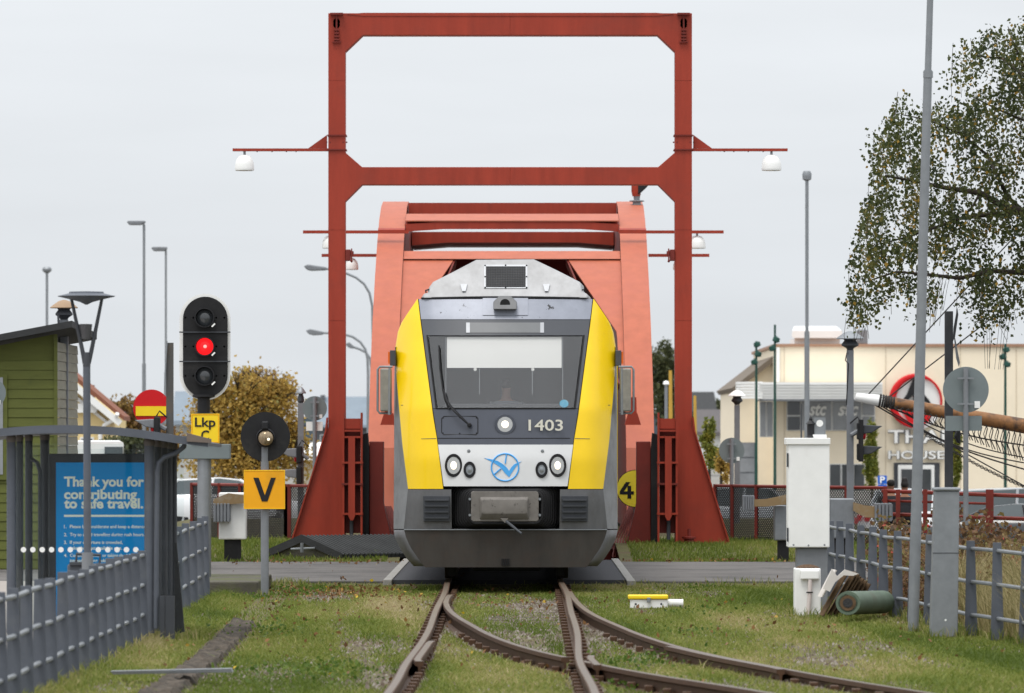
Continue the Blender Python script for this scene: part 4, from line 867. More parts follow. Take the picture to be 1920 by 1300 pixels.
# level crossing posts with sirens
def siren_post(x, yt, w, D, label, base=None, cap=galv, capw=26, tilt=0):
    r = T('siren_post', P(x, 1040, D), label, 'siren post', 'level crossing siren posts'); s = sc(D)
    MB().tube([P(x-tilt, 815+CZ*s+4, D), P(x, yt, D)], w/2/s*1.2, 4).build('post', dkwood if False else postg, r)
    c = P(x, yt-3, D)
    b = MB().lathe(c, [(w*.35/s, -.03), (w*.5/s, .01), (capw*.62/s, .05), (capw*.62/s, .075), (capw*.42/s, .13), (capw*.5/s, .155), (.02, .16)], n=24).build('siren', slatedk, r, smooth=30)
    MB().lathe(c+Vector((0,0,.155)), [(capw/s, .0), (capw/s, .012), (capw*.8/s, .05), (capw*.4/s, .11), (.02, .13)], n=28).build('siren_cap', cap, r, smooth=40)
    q = MB()
    for k in range(6): q.disc(x, yt+25+k*42, 1.6, D-w/2/s*.8, .012, 8)
    q.build('bolts', galv, r)
    return r
def hoods(r, D, x, y, d, n=1, red_=True):
    s = sc(D)
    for k in range(n):
        yy = y+k*39; X = lambda a: x+d*a
        MB().plate([(X(-4),yy-9),(X(4),yy-9),(X(33),yy-7),(X(12),yy+6),(X(-4),yy+8)], D-.13, .26).build('lamp_hood', postg if d < 0 else slatedk, r, bevel=.015)
        MB().plate([(X(-14),yy-13),(X(-3.5),yy-14),(X(-3.5),yy+20),(X(-14),yy+18)], D-.15, .3).build('lamp_body', blackm, r, bevel=.02)
        if k == 0: MB().lathe(P(X(-3.5), yy+8, D), [(.09, 0), (.09, .03), (.03, .05)], (d, 0, 0), 16).build('red_lens', signred, r)
    MB().tube([P(X(-8), y, D), P(X(-26), y+10, D)], .04, 8).build('bracket', postg, r)
    MB().tube([P(X(-8), y-14, D), P(X(-14), y-24, D), P(X(-28), y-12, D)], .012, 6).build('cable', rubber, r)
r = siren_post(120, 600, 18, 88, 'weathered siren post beside the green shed with brown cap', cap=mat('brown_cap', (.30,.20,.12), .5), capw=26, tilt=0); hoods(r, 87.9, 76, 766, -1)
MB().plate([(107,590),(111,592),(113,640),(113,660),(110,660)], 87.8, .03).build('cross_board', slatedk, r); MB().plate([(110,648),(113,652),(106,712),(101,708)], 87.85, .03).build('cross_board', white, r)
r = siren_post(1594, 657, 15, 92, 'grey siren post with twin black lamps in front of the cream building', capw=26); hoods(r, 91.9, 1622, 806, 1, 2); MB().rect(1612, 1619, 787, 866, 91.7, .35).build('backboard', blackm, r); 
MB().tube([P(1588, 662, 91.8), P(1585, 676, 91.8), P(1591, 682, 91.8), P(1587, 760, 91.8)], .01, 6).build('cable', rubber, r)
r = siren_post(564, 756, 13, 112, 'distant siren post in front of the yellow tree near the gantry', capw=10); hoods(r, 111.8, 552, 850, -1, 2)
r = siren_post(1382, 760, 12, 120, 'distant siren post with pale cap left of the cream building', cap=white, capw=17)
# bare posts with edge-on crossbucks
up = T('crossing_post', P(318, 1050, 86), 'bare weathered post behind the red and yellow round sign', 'post'); MB().tube([P(318.5, 1055, 86), P(318.5, 643, 86)], .075, 4).build('post', dkwood, up); hoods(up, 85.9, 285, 795, -1)
MB().plate([(309,688),(312,640),(314,640),(311,700),(307,745)], 85.9, .03).build('cross_board', galv, up)
up = T('crossing_post', P(1779, 1050, 82), 'dark square post with cross boards seen edge-on beside the round sign', 'post'); MB().tube([P(1779, 1085, 82), P(1779, 584, 82)], .082, 4).build('post', slatedk, up)
MB().plate([(1795,577),(1797,590),(1791,632),(1787,640),(1788,615)], 81.9, .03).build('cross_board', slatedk, up); MB().plate([(1789,632),(1791,634),(1800,680),(1798,688),(1793,672)], 81.95, .03).build('cross_board', galv, up)
MB().plate([(1801,805),(1795,806),(1790,818),(1796,831),(1801,832)], 81.6, .2).build('lamp_hood', black, up, bevel=.02)
# round signs seen from behind, and the no entry sign
def roundsign(x, y, r_, D, m, label, name='round_sign', base=None, post=True, pdx=0, backs=True, lowrect=None, py0=None):
    r = T(name, P(x, base or 1040, D), label, 'sign'); s = sc(D)
    MB().disc(x, y, r_, D, .014, 48).build('sign_disc', m, r)
    if post: MB().tube([P(x+pdx, base or 1050, D-(.05 if backs else -.05)), P(x+pdx, py0 or y-r_+2, D-(.05 if backs else -.05))], 5/s if r_ > 30 else 4/s, 12).build('post', postg, r, smooth=40)
    if backs:
        [MB().rect(x-r_*.36, x+r_*.36, y+d-1.5, y+d+1.5, D-.08, .03).build('clamp_bar', galv, r) for d in (-r_*.5, r_*.62)]
        MB().rect(x+r_*.38, x+r_*.62, y+r_*.5, y+r_*.8, D-.018, .004).build('sticker', whitecl, r)
    if lowrect: MB().rect(*lowrect, D-.01, .012).build('lower_plate', signback if lowrect[0] > 900 else white, r)
    return r
roundsign(1811, 731, 43, 75, signback, 'large round traffic sign seen from behind in front of the dark post', base=985, lowrect=(1773, 1841, 780, 808))
roundsign(1372, 845, 24, 110, signback, 'small round traffic sign seen from behind right of the gantry', base=1010)
roundsign(590, 766, 23, 110, signback, 'small round traffic sign seen from behind above a white plate left of the gantry', base=985, lowrect=(574, 605, 791, 808))
roundsign(-16, 737, 27, 84, signback, 'grey round sign back cut by the left picture edge', base=1060)
ne = roundsign(284, 765, 34.5, 95, signred, 'round red sign with yellow bar left of the red signal', name='no_entry_sign', base=1040, backs=False)
ne.children[0].name = 'sign_disc' if False else ne.children[0].name
MB().rect(254.5, 313.5, 762, 780, 94.975, .01).build('yellow_bar', signyel, ne)
# ---------------------------------------------------------------- right side foreground
D = 67.0
cb = T('signal_cabinet', P(1515, 1140, D), 'tall white equipment cabinet on a grey pedestal', 'cabinet')
MB().rect(1478, 1555.5, 824, 1027, D, .5).build('cabinet_box', white, cb, bevel=.012)
MB().rect(1474, 1557, 821.5, 834, D-.02, .54).build('cabinet_lid', white, cb, bevel=.008)
MB().rect(1494, 1552, 1027.5, 1150, D+.06, .36).build('pedestal', postg, cb, bevel=.01)
q = MB()
for y in (850, 990): q.rect(1475.5, 1478.3, y, y+26, D-.01, .05)
q.build('hinges', slatedk, cb); 
q = MB(); [q.disc(x, y, 1.8, D-.002, .01, 10) for x, y in ((1488,1022),(1516,1023),(1546,1022),(1488,828),(1516,829),(1546,828))]; q.build('screws', galv, cb)
ln = T('small_lantern', P(1520, 822, D+.15), 'small black lantern standing on the white cabinet', 'lantern')
MB().lathe(P(1520, 822, D+.15), [(.045, 0), (.05, .02), (.044, .03), (.044, .16), (.06, .17), (.02, .21), (.02, .23), (.01, .25)], n=6).build('lantern_body', black, ln)
MB().rect(1501, 1504, 757, 822, D+.1, .02).build('rod', slatedk, ln)
ga = T('weather_gauge', P(1538, 822, D+.15), 'small square steel gauge with dial standing on the white cabinet', 'gauge')
MB().rect(1526, 1548, 783, 816, D+.15, .05).build('gauge_plate', galv, ga); MB().disc(1537, 794, 6.5, D+.148, .01, 20).build('dial', whitecl, ga); MB().rect(1524, 1550, 815, 821, D+.12, .12).build('foot', white, ga)
D = 65.2
jb = T('junction_box', P(1515, 1156, D), 'low white junction box with drain pipe on its front standing on the grass', 'box')
MB().rect(1490, 1539, 1066, 1158, D, .32).build('box_body', white, jb, bevel=.012)
MB().rect(1501, 1536, 1069, 1087, D-.06, .06).build('front_hood', whitecl, jb, bevel=.015)
MB().tube([P(1519, 1087, D-.035), P(1518, 1115, D-.035), P(1515, 1157, D-.035)], .025, 12).build('pipe', mat('pipe_pinkish', (.62,.55,.52), .5), jb, smooth=40)
q = MB(); [q.tube([P(1518-6, y, D-.06), P(1518+6, y, D-.06)], .008, 6) for y in (1111,)]; q.build('pipe_clip', black, jb)
dm = MB(); dm.lathe(P(1514, 1068, D+.16), [(.15, -.01), (.13, .03), (.06, .055), (.01, .06)], n=14); tag(dm.build('moss_heap', mat('moss_brown', (.1,.06,.035), 1, 0, .4, 30, bump=.8)), 'brown heap of dry moss on top of the low white box', 'moss')
# leaning corrugated sheets and green roll
st = T('leaning_sheets', P(1570, 1152, 64.2), 'brown corrugated sheets leaning in a heap beside the white box', 'sheets')
for k, (a, b, m) in enumerate([((1540, 1120), (1566, 1070), sheetw), ((1543, 1155), (1590, 1071), wicker), ((1556, 1155), (1604, 1074), wicker), ((1563, 1154), (1609, 1078), wicker), ((1570, 1152), (1612, 1082), wicker), ((1580, 1150), (1618, 1086), wicker), ((1590, 1150), (1624, 1090), wicker), ((1600, 1150), (1630, 1096), wicker)]):
    d = 64.0+k*.11; p0 = P(*a, d); p1 = P(*b, d); A = []; 
    for i in range(17):
        t = i/16; o = .018*math.sin(t*38); A.append((p0+Vector((o, t*.55, 0)), p1+Vector((o, t*.55, 0))))
    q = MB(); q.loft([[a_, b_, b_+Vector((.012,0,0)), a_+Vector((.012,0,0))] for a_, b_ in A], cap=True); q.build('sheet', m, st)
MB().prism([P(x, y, 63.9) for x, y in [(1543,1104),(1560,1067),(1570,1081),(1584,1068),(1610,1076),(1600,1080),(1582,1079),(1566,1092),(1556,1110)]], (0, .04, .0)).build('torn_sheet', sheetw, st)
gr_ = T('green_roll', P(1605, 1152, 63), 'thick dull green plastic pipe lying on the grass', 'pipe')
ca = P(1590, 1131, 62.6); cb2 = P(1655, 1129, 64.2); rr_ = .135; ax = (cb2-ca).normalized(); ln_ = (cb2-ca).length
MB().lathe(ca, [(rr_, 0), (rr_*1.02, .03), (rr_, .05), (rr_, ln_), (rr_*.8, ln_), (rr_*.8, .0)], ax, 32).build('pipe_shell', tubegr, gr_, smooth=40)
for o in kids(gr_): pass
MB().lathe(ca, [(rr_*.66, -.004), (rr_*.62, .3)], ax, 28).build('inner_roll', wicker, gr_)
MB().lathe(ca, [(rr_*.4, -.008), (rr_*.36, -.004)], ax, 24).build('inner_core', roofdk, gr_)
# tall leaning pole and grey cabinet bollard
tp = T('steel_mast', P(1712, 1183, 60), 'tall leaning tapered steel mast in front of the right fence', 'mast')
MB().tube([P(1712, 1195, 60), P(1722.5, 790, 60), P(1731, 450, 60), P(1740, 132, 60)], [.058, .056, .05, .045], 20).build('lower_tube', galv, tp, smooth=40)
MB().tube([P(1740, 146, 60), P(1740.2, 134, 60)], .052, 20).build('sleeve', galv, tp, smooth=40)
MB().tube([P(1740, 134, 60), P(1744, 0, 60), P(1750, -260, 60)], [.036, .034, .03], 16).build('upper_tube', galv, tp, smooth=40)
D = 58.2
bo_ = T('cable_cabinet', P(1772, 1192, D), 'slim grey metal cable cabinet standing upright beside the tall mast', 'cabinet')
MB().plate([(1753,921),(1799,921),(1796,1195),(1745,1195)], D, .25).build('cabinet_body', galv, bo_, bevel=.01)
MB().plate([(1750,914.5),(1801.5,914.5),(1801.5,921),(1750,921)], D-.02, .30).build('cabinet_cap', galv, bo_, bevel=.012)
MB().rect(1749, 1798.5, 1036.5, 1038, D-.003, .01).build('door_seam', slatedk, bo_); MB().disc(1773, 1163, 2, D-.004, .012, 10).build('bolt', whitecl, bo_)
# yellow lidded box in the grass
D = 68.0
yb_ = T('track_box', P(1215, 1138, D), 'low white box with yellow lid and padlock on the grass by the track', 'box')
MB().rect(1182, 1252, 1124, 1142, D, .3).build('box_body', white, yb_, bevel=.015); MB().rect(1178, 1253, 1116.5, 1124, D-.02, .34).build('lid', signyel, yb_, bevel=.012)
MB().rect(1213, 1220, 1121, 1130, D-.05, .03).build('padlock', galv, yb_, bevel=.006)
MB().tube([P(1252, 1131.5, D+.15), P(1281, 1131.5, D+.15)], .05, 14).build('end_pipe', white, yb_, smooth=40)
q = MB(); [q.disc(x, 1133, 2.2, D-.001, .008, 10) for x in (1192, 1240)]; q.build('bolt_holes', slatedk, yb_)
# ---------------------------------------------------------------- buildings
D = 86.0
sd_ = T('green_shed', P(40, 1072, D), 'green wooden shed with dark sloping roof at the left edge', 'shed')
x0, x1 = PX(-160, D), PX(104, D); gz = -.1
def zt(x): return PZ(648-(x-PX(0, D))*22/(PX(108, D)-PX(0, D)), D)
nb = 26; q = MB()
for k in range(nb):
    z0 = gz+k*.143; z1 = z0+.139
    q.prism([(x0, D-.012, z0), (x1, D-.012, z0), (x1, D+.0, min(z1, zt(x1))), (x0, D+.0, min(z1, zt(x0)))], (0, .05, 0)) if z0 < zt(x0)-.02 else None
q.build('front_boards', greenw, sd_)
MB().prism([(x0, D+.06, gz), (x1-.03, D+.06, gz), (x1-.03, D+.06, zt(x1)), (x0, D+.06, zt(x0))], (0, .05, 0)).build('wall', greenw, sd_)
q = MB()
for k in range(nb): q.prism([(x1-.02, D+.02, gz+k*.143), (x1+.012, D+.02, gz+k*.143), (x1-.0, D+.02, gz+k*.143+.139), (x1-.02, D+.02, gz+k*.143+.139)], (0, 4.2, 0)) if gz+k*.143 < zt(x1)-.14 else None
q.build('side_boards', greenwd, sd_)
MB().box(x1-.02, x1+.03, D-.03, D+.02, gz, zt(x1)).build('corner_board', greenw, sd_)
MB().prism([(x0-.2, D-.4, zt(x0)+.04), (x1+.28, D-.4, zt(x1+.28)+.04), (x1+.28, D-.4, zt(x1+.28)+.14), (x0-.2, D-.4, zt(x0)+.14)], (0, 5, -.1)).build('roof', roofdk, sd_)
wf = MB().box(PX(-70, D), PX(14, D), D-.04, D+.02, PZ(900, D), PZ(702, D)).build('window_frame', greenw, sd_); MB().box(PX(-62, D), PX(6, D), D-.05, D-.035, PZ(890, D), PZ(708, D)).build('pane', glasslt, wf)
# yellow house with white gable trim
D = 190.0
yh = T('yellow_house', P(130, 910, D), 'pale yellow house with white gable trim and red tiled roof beside the shed', 'house')
pk_ = [(40, 622), (128, 700), (222, 792), (222, 915), (-120, 915), (-120, 780)]
gw_ = [(60, 670), (205, 782), (205, 920), (-120, 920), (-120, 740)]
MB().plate(gw_, D, 8).build('wall', creamhs, yh)
MB().plate([(100, 670), (232, 781), (232, 789), (100, 681)], D-.5, 3).build('roof', tile, yh)
MB().plate([(100, 682), (229, 790), (222, 799), (100, 700)], D-.52, .12).build('bargeboard', white, yh)
MB().plate([(100, 707), (205, 793), (205, 799), (100, 717)], D-.1, .08).build('gable_moulding', white, yh)
MB().plate([(136,757),(184,757),(184,763),(180,774),(142,774),(138,765)], D-.3, .3).build('cornice', white, yh)
MB().tube([P(220, 776, D-.6), P(216, 786, D-.4), P(196, 797, D-.2), P(188, 812, D-.2), P(188, 915, D-.2)], .07, 8).build('downpipe', white, yh, smooth=40)
MB().rect(168, 175, 722, 760, D+3, .6).build('chimney', tile, yh)
w_ = MB().rect(150, 176, 820, 870, D-.06, .1).build('window', white, yh); MB().rect(153, 173, 823, 867, D-.08, .02).build('pane', glassdk, w_)
# low houses in the gaps behind the signals and gantry
def lowhouse(px0, px1, yr, ye, yb, D, m1, m2, label, wins=()):
    r = T('house', P((px0+px1)/2, yb, D), label, 'house')
    MB().rect(px0+4, px1-4, ye, yb, D, 8).build('wall', m2, r)
    a, b, c, d = P(px0, ye+2, D-.6), P(px1, ye+2, D-.6), P(px1-6, yr, D+4), P(px0+6, yr, D+4)
    MB().prism([a, b, c, d], (0, .05, .2)).build('roof', m1, r)
    MB().prism([P(px0, ye+2, D+8.6), P(px1, ye+2, D+8.6), c+Vector((0,.1,0)), d+Vector((0,.1,0))], (0, .05, .2)).build('roof', m1, r)
    for a in wins: w_ = MB().rect(*a, D-.05, .1).build('window', white, r); MB().rect(a[0]+1.5, a[1]-1.5, a[2]+1.5, a[3]-1.5, D-.08, .04).build('pane', glassdk, w_)
    return r
lowhouse(585, 765, 749, 800, 880, 420, bluroof, wallgr, 'grey house with blue grey roof between gantry post and bridge', [(600, 612, 815, 835)])
MB_ch = MB().rect(601, 609, 741, 760, 423, .8); tag(MB_ch.build('chimney_stack', wallgr), 'small chimney rising over the blue grey roof left of the gantry post', 'chimney')
lowhouse(322, 398, 742, 795, 915, 260, bluroof, mat('pale_house', (.5,.5,.48), .8), 'pale house with grey roof behind the red signal mast', [(338, 350, 815, 845)])
lowhouse(1235, 1345, 740, 775, 860, 420, roofdk, mat('dark_house', (.07,.068,.07), .8), 'dark roofed house beyond the right gantry foot')
lowhouse(1300, 1400, 775, 815, 880, 300, mat('grey_brown_roof', (.1,.09,.09), .8), white, 'white house with dark roof between gantry and cream building', [(1330, 1342, 835, 850)])
lowhouse(560, 680, 838, 862, 915, 250, white, mat('beige_shed', (.5,.45,.36), .8), 'low white roofed shed behind the left gantry foot')
# cream building with shop signs
D = 225.0; s = sc(D)
tb = T('cream_building', P(1700, 911, D), 'large flat cream building with round red shop logo and white canopy', 'building')
MB().rect(1455, 2300, 648, 920, D, 22).build('wall', cream, tb)
MB().rect(1451, 2304, 645, 650.5, D-.1, 22.2).build('roof_edge', mat('copper_edge', (.35,.2,.13), .6), tb)
MB().plate([(1380,730),(1455,675),(1455,920),(1380,920)], D+3, 18).build('side_wing', cream, tb)
MB().plate([(1372,728),(1455,664),(1455,676),(1378,735)], D+2.6, 18.5).build('wing_roof', mat('brown_eaves', (.16,.13,.1), .8), tb)
cn = MB()
for k in range(6): cn.rect(1425, 1655, 717+k*5.4, 717+k*5.4+(4.9 if k < 5 else 4.4), D-2.6+.04*k, 2.5)
cn.build('canopy', whitecl, tb)
cc = MB()
for k in range(6):
    y = 717+k*5.4; c = Vector((PX(1425, D), D-1.0, PZ(y+4.4, D))); pts = [c]+[c+Vector((-1.0*math.cos(R(a)), -1.5*math.sin(R(a)), 0)) for a in range(0, 91, 10)]
    cc.prism(pts, (0, 0, 4.4/s))
cc.build('canopy_corner', whitecl, tb)
MB().rect(1425, 1652, 749, 752, D-2.4, 2.3).build('canopy_soffit', postg, tb)
for x in (1470, 1660, 1800, 1905): MB().rect(x, x+1.2, 651, 915, D-.02, .02).build('render_joint', mat('joint_'+str(x), (.55,.47,.36), .9), tb)
MB().tube([P(1459, 652, D-.15), P(1459, 716, D-.15)], .07, 8).build('downpipe', white, tb)
def win(x0, x1, y0, y1, nx, ny, m=glassdk, par=None, fm=white):
    w_ = MB().rect(x0, x1, y0, y1, D-.12, .1).build('window', fm, tb); cw = (x1-x0)/nx; ch = (y1-y0)/ny
    for i in range(nx):
        for j in range(ny): MB().rect(x0+i*cw+1.6, x0+(i+1)*cw-1.6, y0+j*ch+1.4, y0+(j+1)*ch-1.4, D-.16, .03).build('pane', m, w_)
    return w_
win(1475, 1502, 752, 808, 1, 2); win(1502, 1560, 752, 808, 1, 1, glasslt); win(1560, 1616, 752, 808, 1, 1, glasslt); win(1616, 1641, 752, 808, 1, 2, glasslt)
text('stc', 'shop_letters', whitecl, tb, 1517, 1550, 757, 780, D-.19, .01, .03, shear=.3); text('stc', 'shop_letters', whitecl, tb, 1571, 1610, 757, 780, D-.19, .01, .03, shear=.3)
win(1424, 1450, 753, 820, 2, 1, glasslt); win(1648, 1672, 872, 914, 1, 1) if False else None; win(1386, 1416, 830, 915, 1, 3, glasslt, fm=postg)
win(1555, 1622, 870, 920, 3, 1); MB().rect(1676, 1762, 868, 922, D-.1, .05).build('door_surround', slatedk, tb)
dr = MB().rect(1684, 1752, 872, 922, D-.16, .08).build('door', white, tb)
for a, b in ((1690, 1716), (1722, 1746)): MB().rect(a, b, 880, 920, D-.2, .03).build('pane', glassdk, dr)
MB().disc(1718, 757, 49, D-.18, .06, 48).build('logo_disc', whitecl, tb)
ring = MB()
pts = [(1719+46*math.cos(a), 752+47*math.sin(a)) for a in np.linspace(R(-285), R(35), 50)]
ring.tube([P(x, y, D-.28) for x, y in pts], [(.05+.10*math.sin(math.pi*min(1, (i+4)/40))) for i in range(50)], 8, flat=1.0)
ring.build('logo_ring', signred, tb, smooth=40)
MB().plate([(1684,762),(1700,740),(1708,720),(1714,708),(1720,712),(1724,730),(1742,750),(1748,762),(1732,752),(1722,742),(1722,768),(1712,768),(1712,740),(1702,752)], D-.30, .05).build('logo_brush_mark', black, tb)
MB().plate([(1690,768),(1750,768),(1742,790),(1722,802),(1706,796)], D-.29, .05).build('logo_lower', signred, tb)
for tx, y0, y1 in (('THAI', 806, 832), ('HOUSE', 845, 862)):
    text(tx, 'shop_letters', postg, tb, 1665, 1773, y0, y1, D-.12, .03, .055); text(tx, 'shop_letters', whitecl, tb, 1665.5, 1772, y0+.5, y1-1, D-.2, .03, .012)
ru = MB().loft([rrect(1485, 1579, 620, 634, 3, D+4), rrect(1488, 1570, 612, 634, 3, D+9)], cap=True); ru.rect(1490, 1575, 634, 646, D+4.5, 4)
ro = T('roof_unit', P(1530, 640, D+5), 'large white ventilation unit on the roof of the cream building', 'roof unit'); ru.build('unit_casing', whitecl, ro)
ro = T('roof_unit', P(1617, 640, D+6), 'small grey vent on the cream roof behind the siren post', 'roof unit'); MB().rect(1608, 1627, 618, 646, D+6, 1).build('unit_casing', postg, ro, bevel=.05)
ps = T('parking_sign', P(1654, 960, 150), 'small blue parking sign with white letter P by the cream building', 'sign'); MB().rect(1646, 1663, 892, 908, 150, .03).build('sign_plate', mat('sign_blue', (.01,.12,.55), .4), ps); MB().rect(1646, 1663, 909, 914, 150, .03).build('lower_plate', MATS['sign_blue'], ps)
text('P', 'letter', whitecl, ps, 1650, 1659.5, 893.5, 906, 149.98, .005, .03); MB().tube([P(1654, 962, 150.1), P(1654, 893, 150.1)], .03, 8).build('post', postg, ps)
# ---------------------------------------------------------------- street lamps
def mastlamp(x, yt, D, label, arm=None, w=6, step=None):
    r = T('street_lamp', P(x, 815+CZ*sc(D), D), label, 'street lamp', 'tall grey street lamps in the distance'); s = sc(D); yb = 815+(CZ+.1)*s
    ym = step or (yt+yb)/2
    MB().tube([P(x, yb, D), P(x, ym, D)], w*.62/s, 10).build('lower_pole', galv, r, smooth=40); MB().tube([P(x, ym+1, D), P(x, yt, D)], w*.42/s, 10).build('upper_pole', galv, r, smooth=40)
    if arm:
        MB().tube([P(x, yt+2, D), P(x-3, yt-2, D), P(arm+12, yt-3, D)], .035, 8).build('arm', galv, r)
        MB().plate([(arm,yt-5),(arm+4,yt-7),(x+2,yt-7),(x+2,yt-3),(arm+26,yt+1),(arm+5,yt+1)], D-.16, .32).build('lamp_head', postg, r, bevel=.03)
    else: MB().lathe(P(x, yt, D), [(.05, -.02), (.12, .02), (8.5/s, .08), (9/s, .16), (6.5/s, .24), (.02, .25)], n=20).build('lamp_head', galv, r, smooth=40)
    return r
mastlamp(270, 421, 180, 'tallest grey street lamp with flat head left of the red signal', 237); mastlamp(311, 470, 210, 'grey street lamp with flat head nearest the red signal', 283, 5); mastlamp(88, 512, 235, 'thin street lamp seen end-on above the green shed', w=6); mastlamp(1513, 338, 152, 'tall grey street lamp with tapered pole above the white cabinet', w=8, step=622)
def curvelamp(head, arc, D, label):
    r = T('curved_lamp', P(arc[-1][0], 815+CZ*sc(D), D), label, 'street lamp', 'curved arm street lamps behind the gantry'); s = sc(D)
    MB().tube([P(x, y, D) for x, y in arc], [2.3/s]*(len(arc)-1)+[3.2/s], 10).build('curved_pole', galv, r, smooth=60)
    (ax_, ay), (bx, by) = head; MB().plate([(ax_,ay-2),(ax_+8,ay-5),(bx,by-3),(bx,by+3),(ax_+14,ay+7),(ax_+6,ay+5)], D-.15, .3).build('lamp_head', postg, r, bevel=.04)
curvelamp(((569,501),(612,504)), [(606,503),(630,507),(650,513),(668,521),(683,533),(693,550),(698,575),(699,640),(699,905)], 190, 'curved arm street lamp with the highest head left of the gantry post')
curvelamp(((573,622),(606,625)), [(600,624),(625,625),(645,627),(662,632),(676,642),(685,655),(689,672),(690,700),(690,900)], 240, 'curved arm street lamp with thin flat head crossing the gantry post')
curvelamp(((647,647),(662,651)), [(660,650),(675,655),(686,661),(694,672),(696,690),(696,900)], 280, 'curved arm street lamp with the lowest head beside the bridge')
def spots(x, yt, D, hs_, label):
    r = T('spotlight_pole', P(x, 815+CZ*sc(D), D), label, 'light pole', 'green spotlight poles by the cream building'); s = sc(D)
    MB().tube([P(x, 815+(CZ+.1)*s, D), P(x, yt, D)], [3.2/s, 2.2/s], 8).build('pole', greenp, r, smooth=40)
    for dx, y in hs_: MB().lathe(P(x+dx, y-4, D), [(.04, .0), (.12, -.03), (.13, -.16), (.05, -.2)], (.3 if dx > 0 else -.3, 0, 1), 12).build('spot_head', greenp, r, smooth=40); MB().tube([P(x, y-4, D), P(x+dx, y-4, D)], .03, 6).build('bracket', greenp, r)
spots(1418, 640, 200, [(0, 645), (5, 663), (-5, 678)], 'green spotlight pole with three heads, left of its taller twin'); spots(1453, 609, 195, [(4, 636), (-6, 652)], 'tallest green spotlight pole at the corner of the cream building'); spots(1885, 645, 195, [(0, 655), (-6, 668), (5, 682)], 'green spotlight pole at the right edge behind the ship spar')
yp = T('yellow_mast', P(1258, 880, 200), 'thin yellow mast seen between bridge and right gantry post', 'mast'); MB().tube([P(1258, 900, 200), P(1257, 695, 200)], [.1, .06], 8).build('mast_pole', mat('mast_yellow', (.5,.3,.05), .6), yp)
yp = T('yellow_mast', P(1304, 880, 200), 'thin yellow mast just right of the gantry post', 'mast'); MB().tube([P(1304, 900, 200), P(1303, 742, 200)], [.09, .05], 8).build('mast_pole', MATS['mast_yellow'], yp)
gl_ = T('globe_lamp', P(1249, 880, 160), 'thin lamp with pale head between bridge and gantry post', 'lamp'); MB().tube([P(1249, 900, 160), P(1249, 722, 160)], .05, 8).build('pole', galv, gl_); MB().lathe(P(1249, 722, 160), [(.02, -.02), (.09, .02), (.07, .1), (.01, .12)], n=14).build('globe', whitecl, gl_, smooth=60)
# ---------------------------------------------------------------- cars
def car(loc, rot, paint, label, L=4.3, Wd=1.78, H=1.45, est=False):
    r = T('parked_car', (0,0,0), label, 'car', 'cars parked around the crossing')
    b = MB(); rings = []
    prof = [(-L/2, .35, .55, .80), (-L/2+.12, .25, .80, .90), (-L/2+.6, .22, .90, .96), (-.6, .2, .93, 1.0), (.6, .2, .93, 1.0), (L/2-1.0, .22, .86, .98), (L/2-.25, .25, .72, .90), (L/2, .38, .56, .78)]
    for x, zl, zh, w in prof:
        hw = Wd/2*w; rings.append([Vector((x, -hw*.92, zl)), Vector((x, -hw, zl+.15)), Vector((x, -hw, zh-.12)), Vector((x, -hw*.9, zh)), Vector((x, hw*.9, zh)), Vector((x, hw, zh-.12)), Vector((x, hw, zl+.15)), Vector((x, hw*.92, zl))])
    b.loft(rings, cap=True); bo = b.build('body', paint, r, smooth=40, bevel=0)
    rx = -L/2+(.5 if est else .9); q = MB()
    cab = [(-L/2+.25, .88, .80), (rx, H-.05, .66), (-.2, H, .68), (.35, H-.06, .66), (L/2-1.15, .90, .80)]
    lo = [Vector((x, s_*Wd/2*w, z)) for x, z, w in cab for s_ in (-1, 1)]
    n = len(cab); vs = lo+[Vector((x, s_*Wd/2*.84, .86)) for x, z, w in cab for s_ in (-1, 1)]; fs = []
    for i in range(n-1): fs += [(2*i, 2*i+1, 2*i+3, 2*i+2), (2*i, 2*i+2, 2*n+2*i+2, 2*n+2*i), (2*i+1, 2*n+2*i+1, 2*n+2*i+3, 2*i+3), (2*n+2*i, 2*n+2*i+2, 2*n+2*i+3, 2*n+2*i+1)]
    q.add(vs, fs).build('windows', carglass, r, smooth=30)
    MB().prism([(rx-.06, -Wd/2*.67, H-.045), (-.2, -Wd/2*.69, H+.012), (.42, -Wd/2*.67, H-.05), (.42, -Wd/2*.67, H-.09), (rx-.06, -Wd/2*.67, H-.1)], (0, Wd*.67, 0)).build('roof', paint, r, bevel=.02)
    for s_ in (-1, 1):
        for a, c in (((rx, H-.05, .67), (-L/2+.25, .9, .81)), ((.35, H-.06, .67), (L/2-1.15, .9, .81)), ((-.35, H-.02, .69), (-.42, .9, .85))): MB().tube([(a[0], s_*Wd/2*a[2], a[1]), (c[0], s_*Wd/2*c[2], c[1])], .035, 6).build('pillar', paint, r)
        MB().box(L/2-.16, L/2-.02, s_*.62-.16, s_*.62+.16, .60, .72).build('headlight', lampoff, r, bevel=.03); MB().box(-L/2-.0, -L/2+.12, s_*.6-.14, s_*.6+.14, .66, .82).build('tail_light', signred, r, bevel=.02)
        for x in (-L/2+.85, L/2-.85):
            t = MB().lathe((x, s_*Wd/2*.93, .31), [(.31, -.1), (.315, 0), (.29, .03), (.2, .03)], (0, s_, 0), 24).build('tyre', rubber, r, smooth=40); MB().lathe((x, s_*Wd/2*.93, .31), [(.2, .0), (.19, .035), (.06, .02)], (0, s_, 0), 18).build('rim', chrome, t, smooth=30)
    r.location = loc; r.rotation_euler = (0, 0, rot); return r
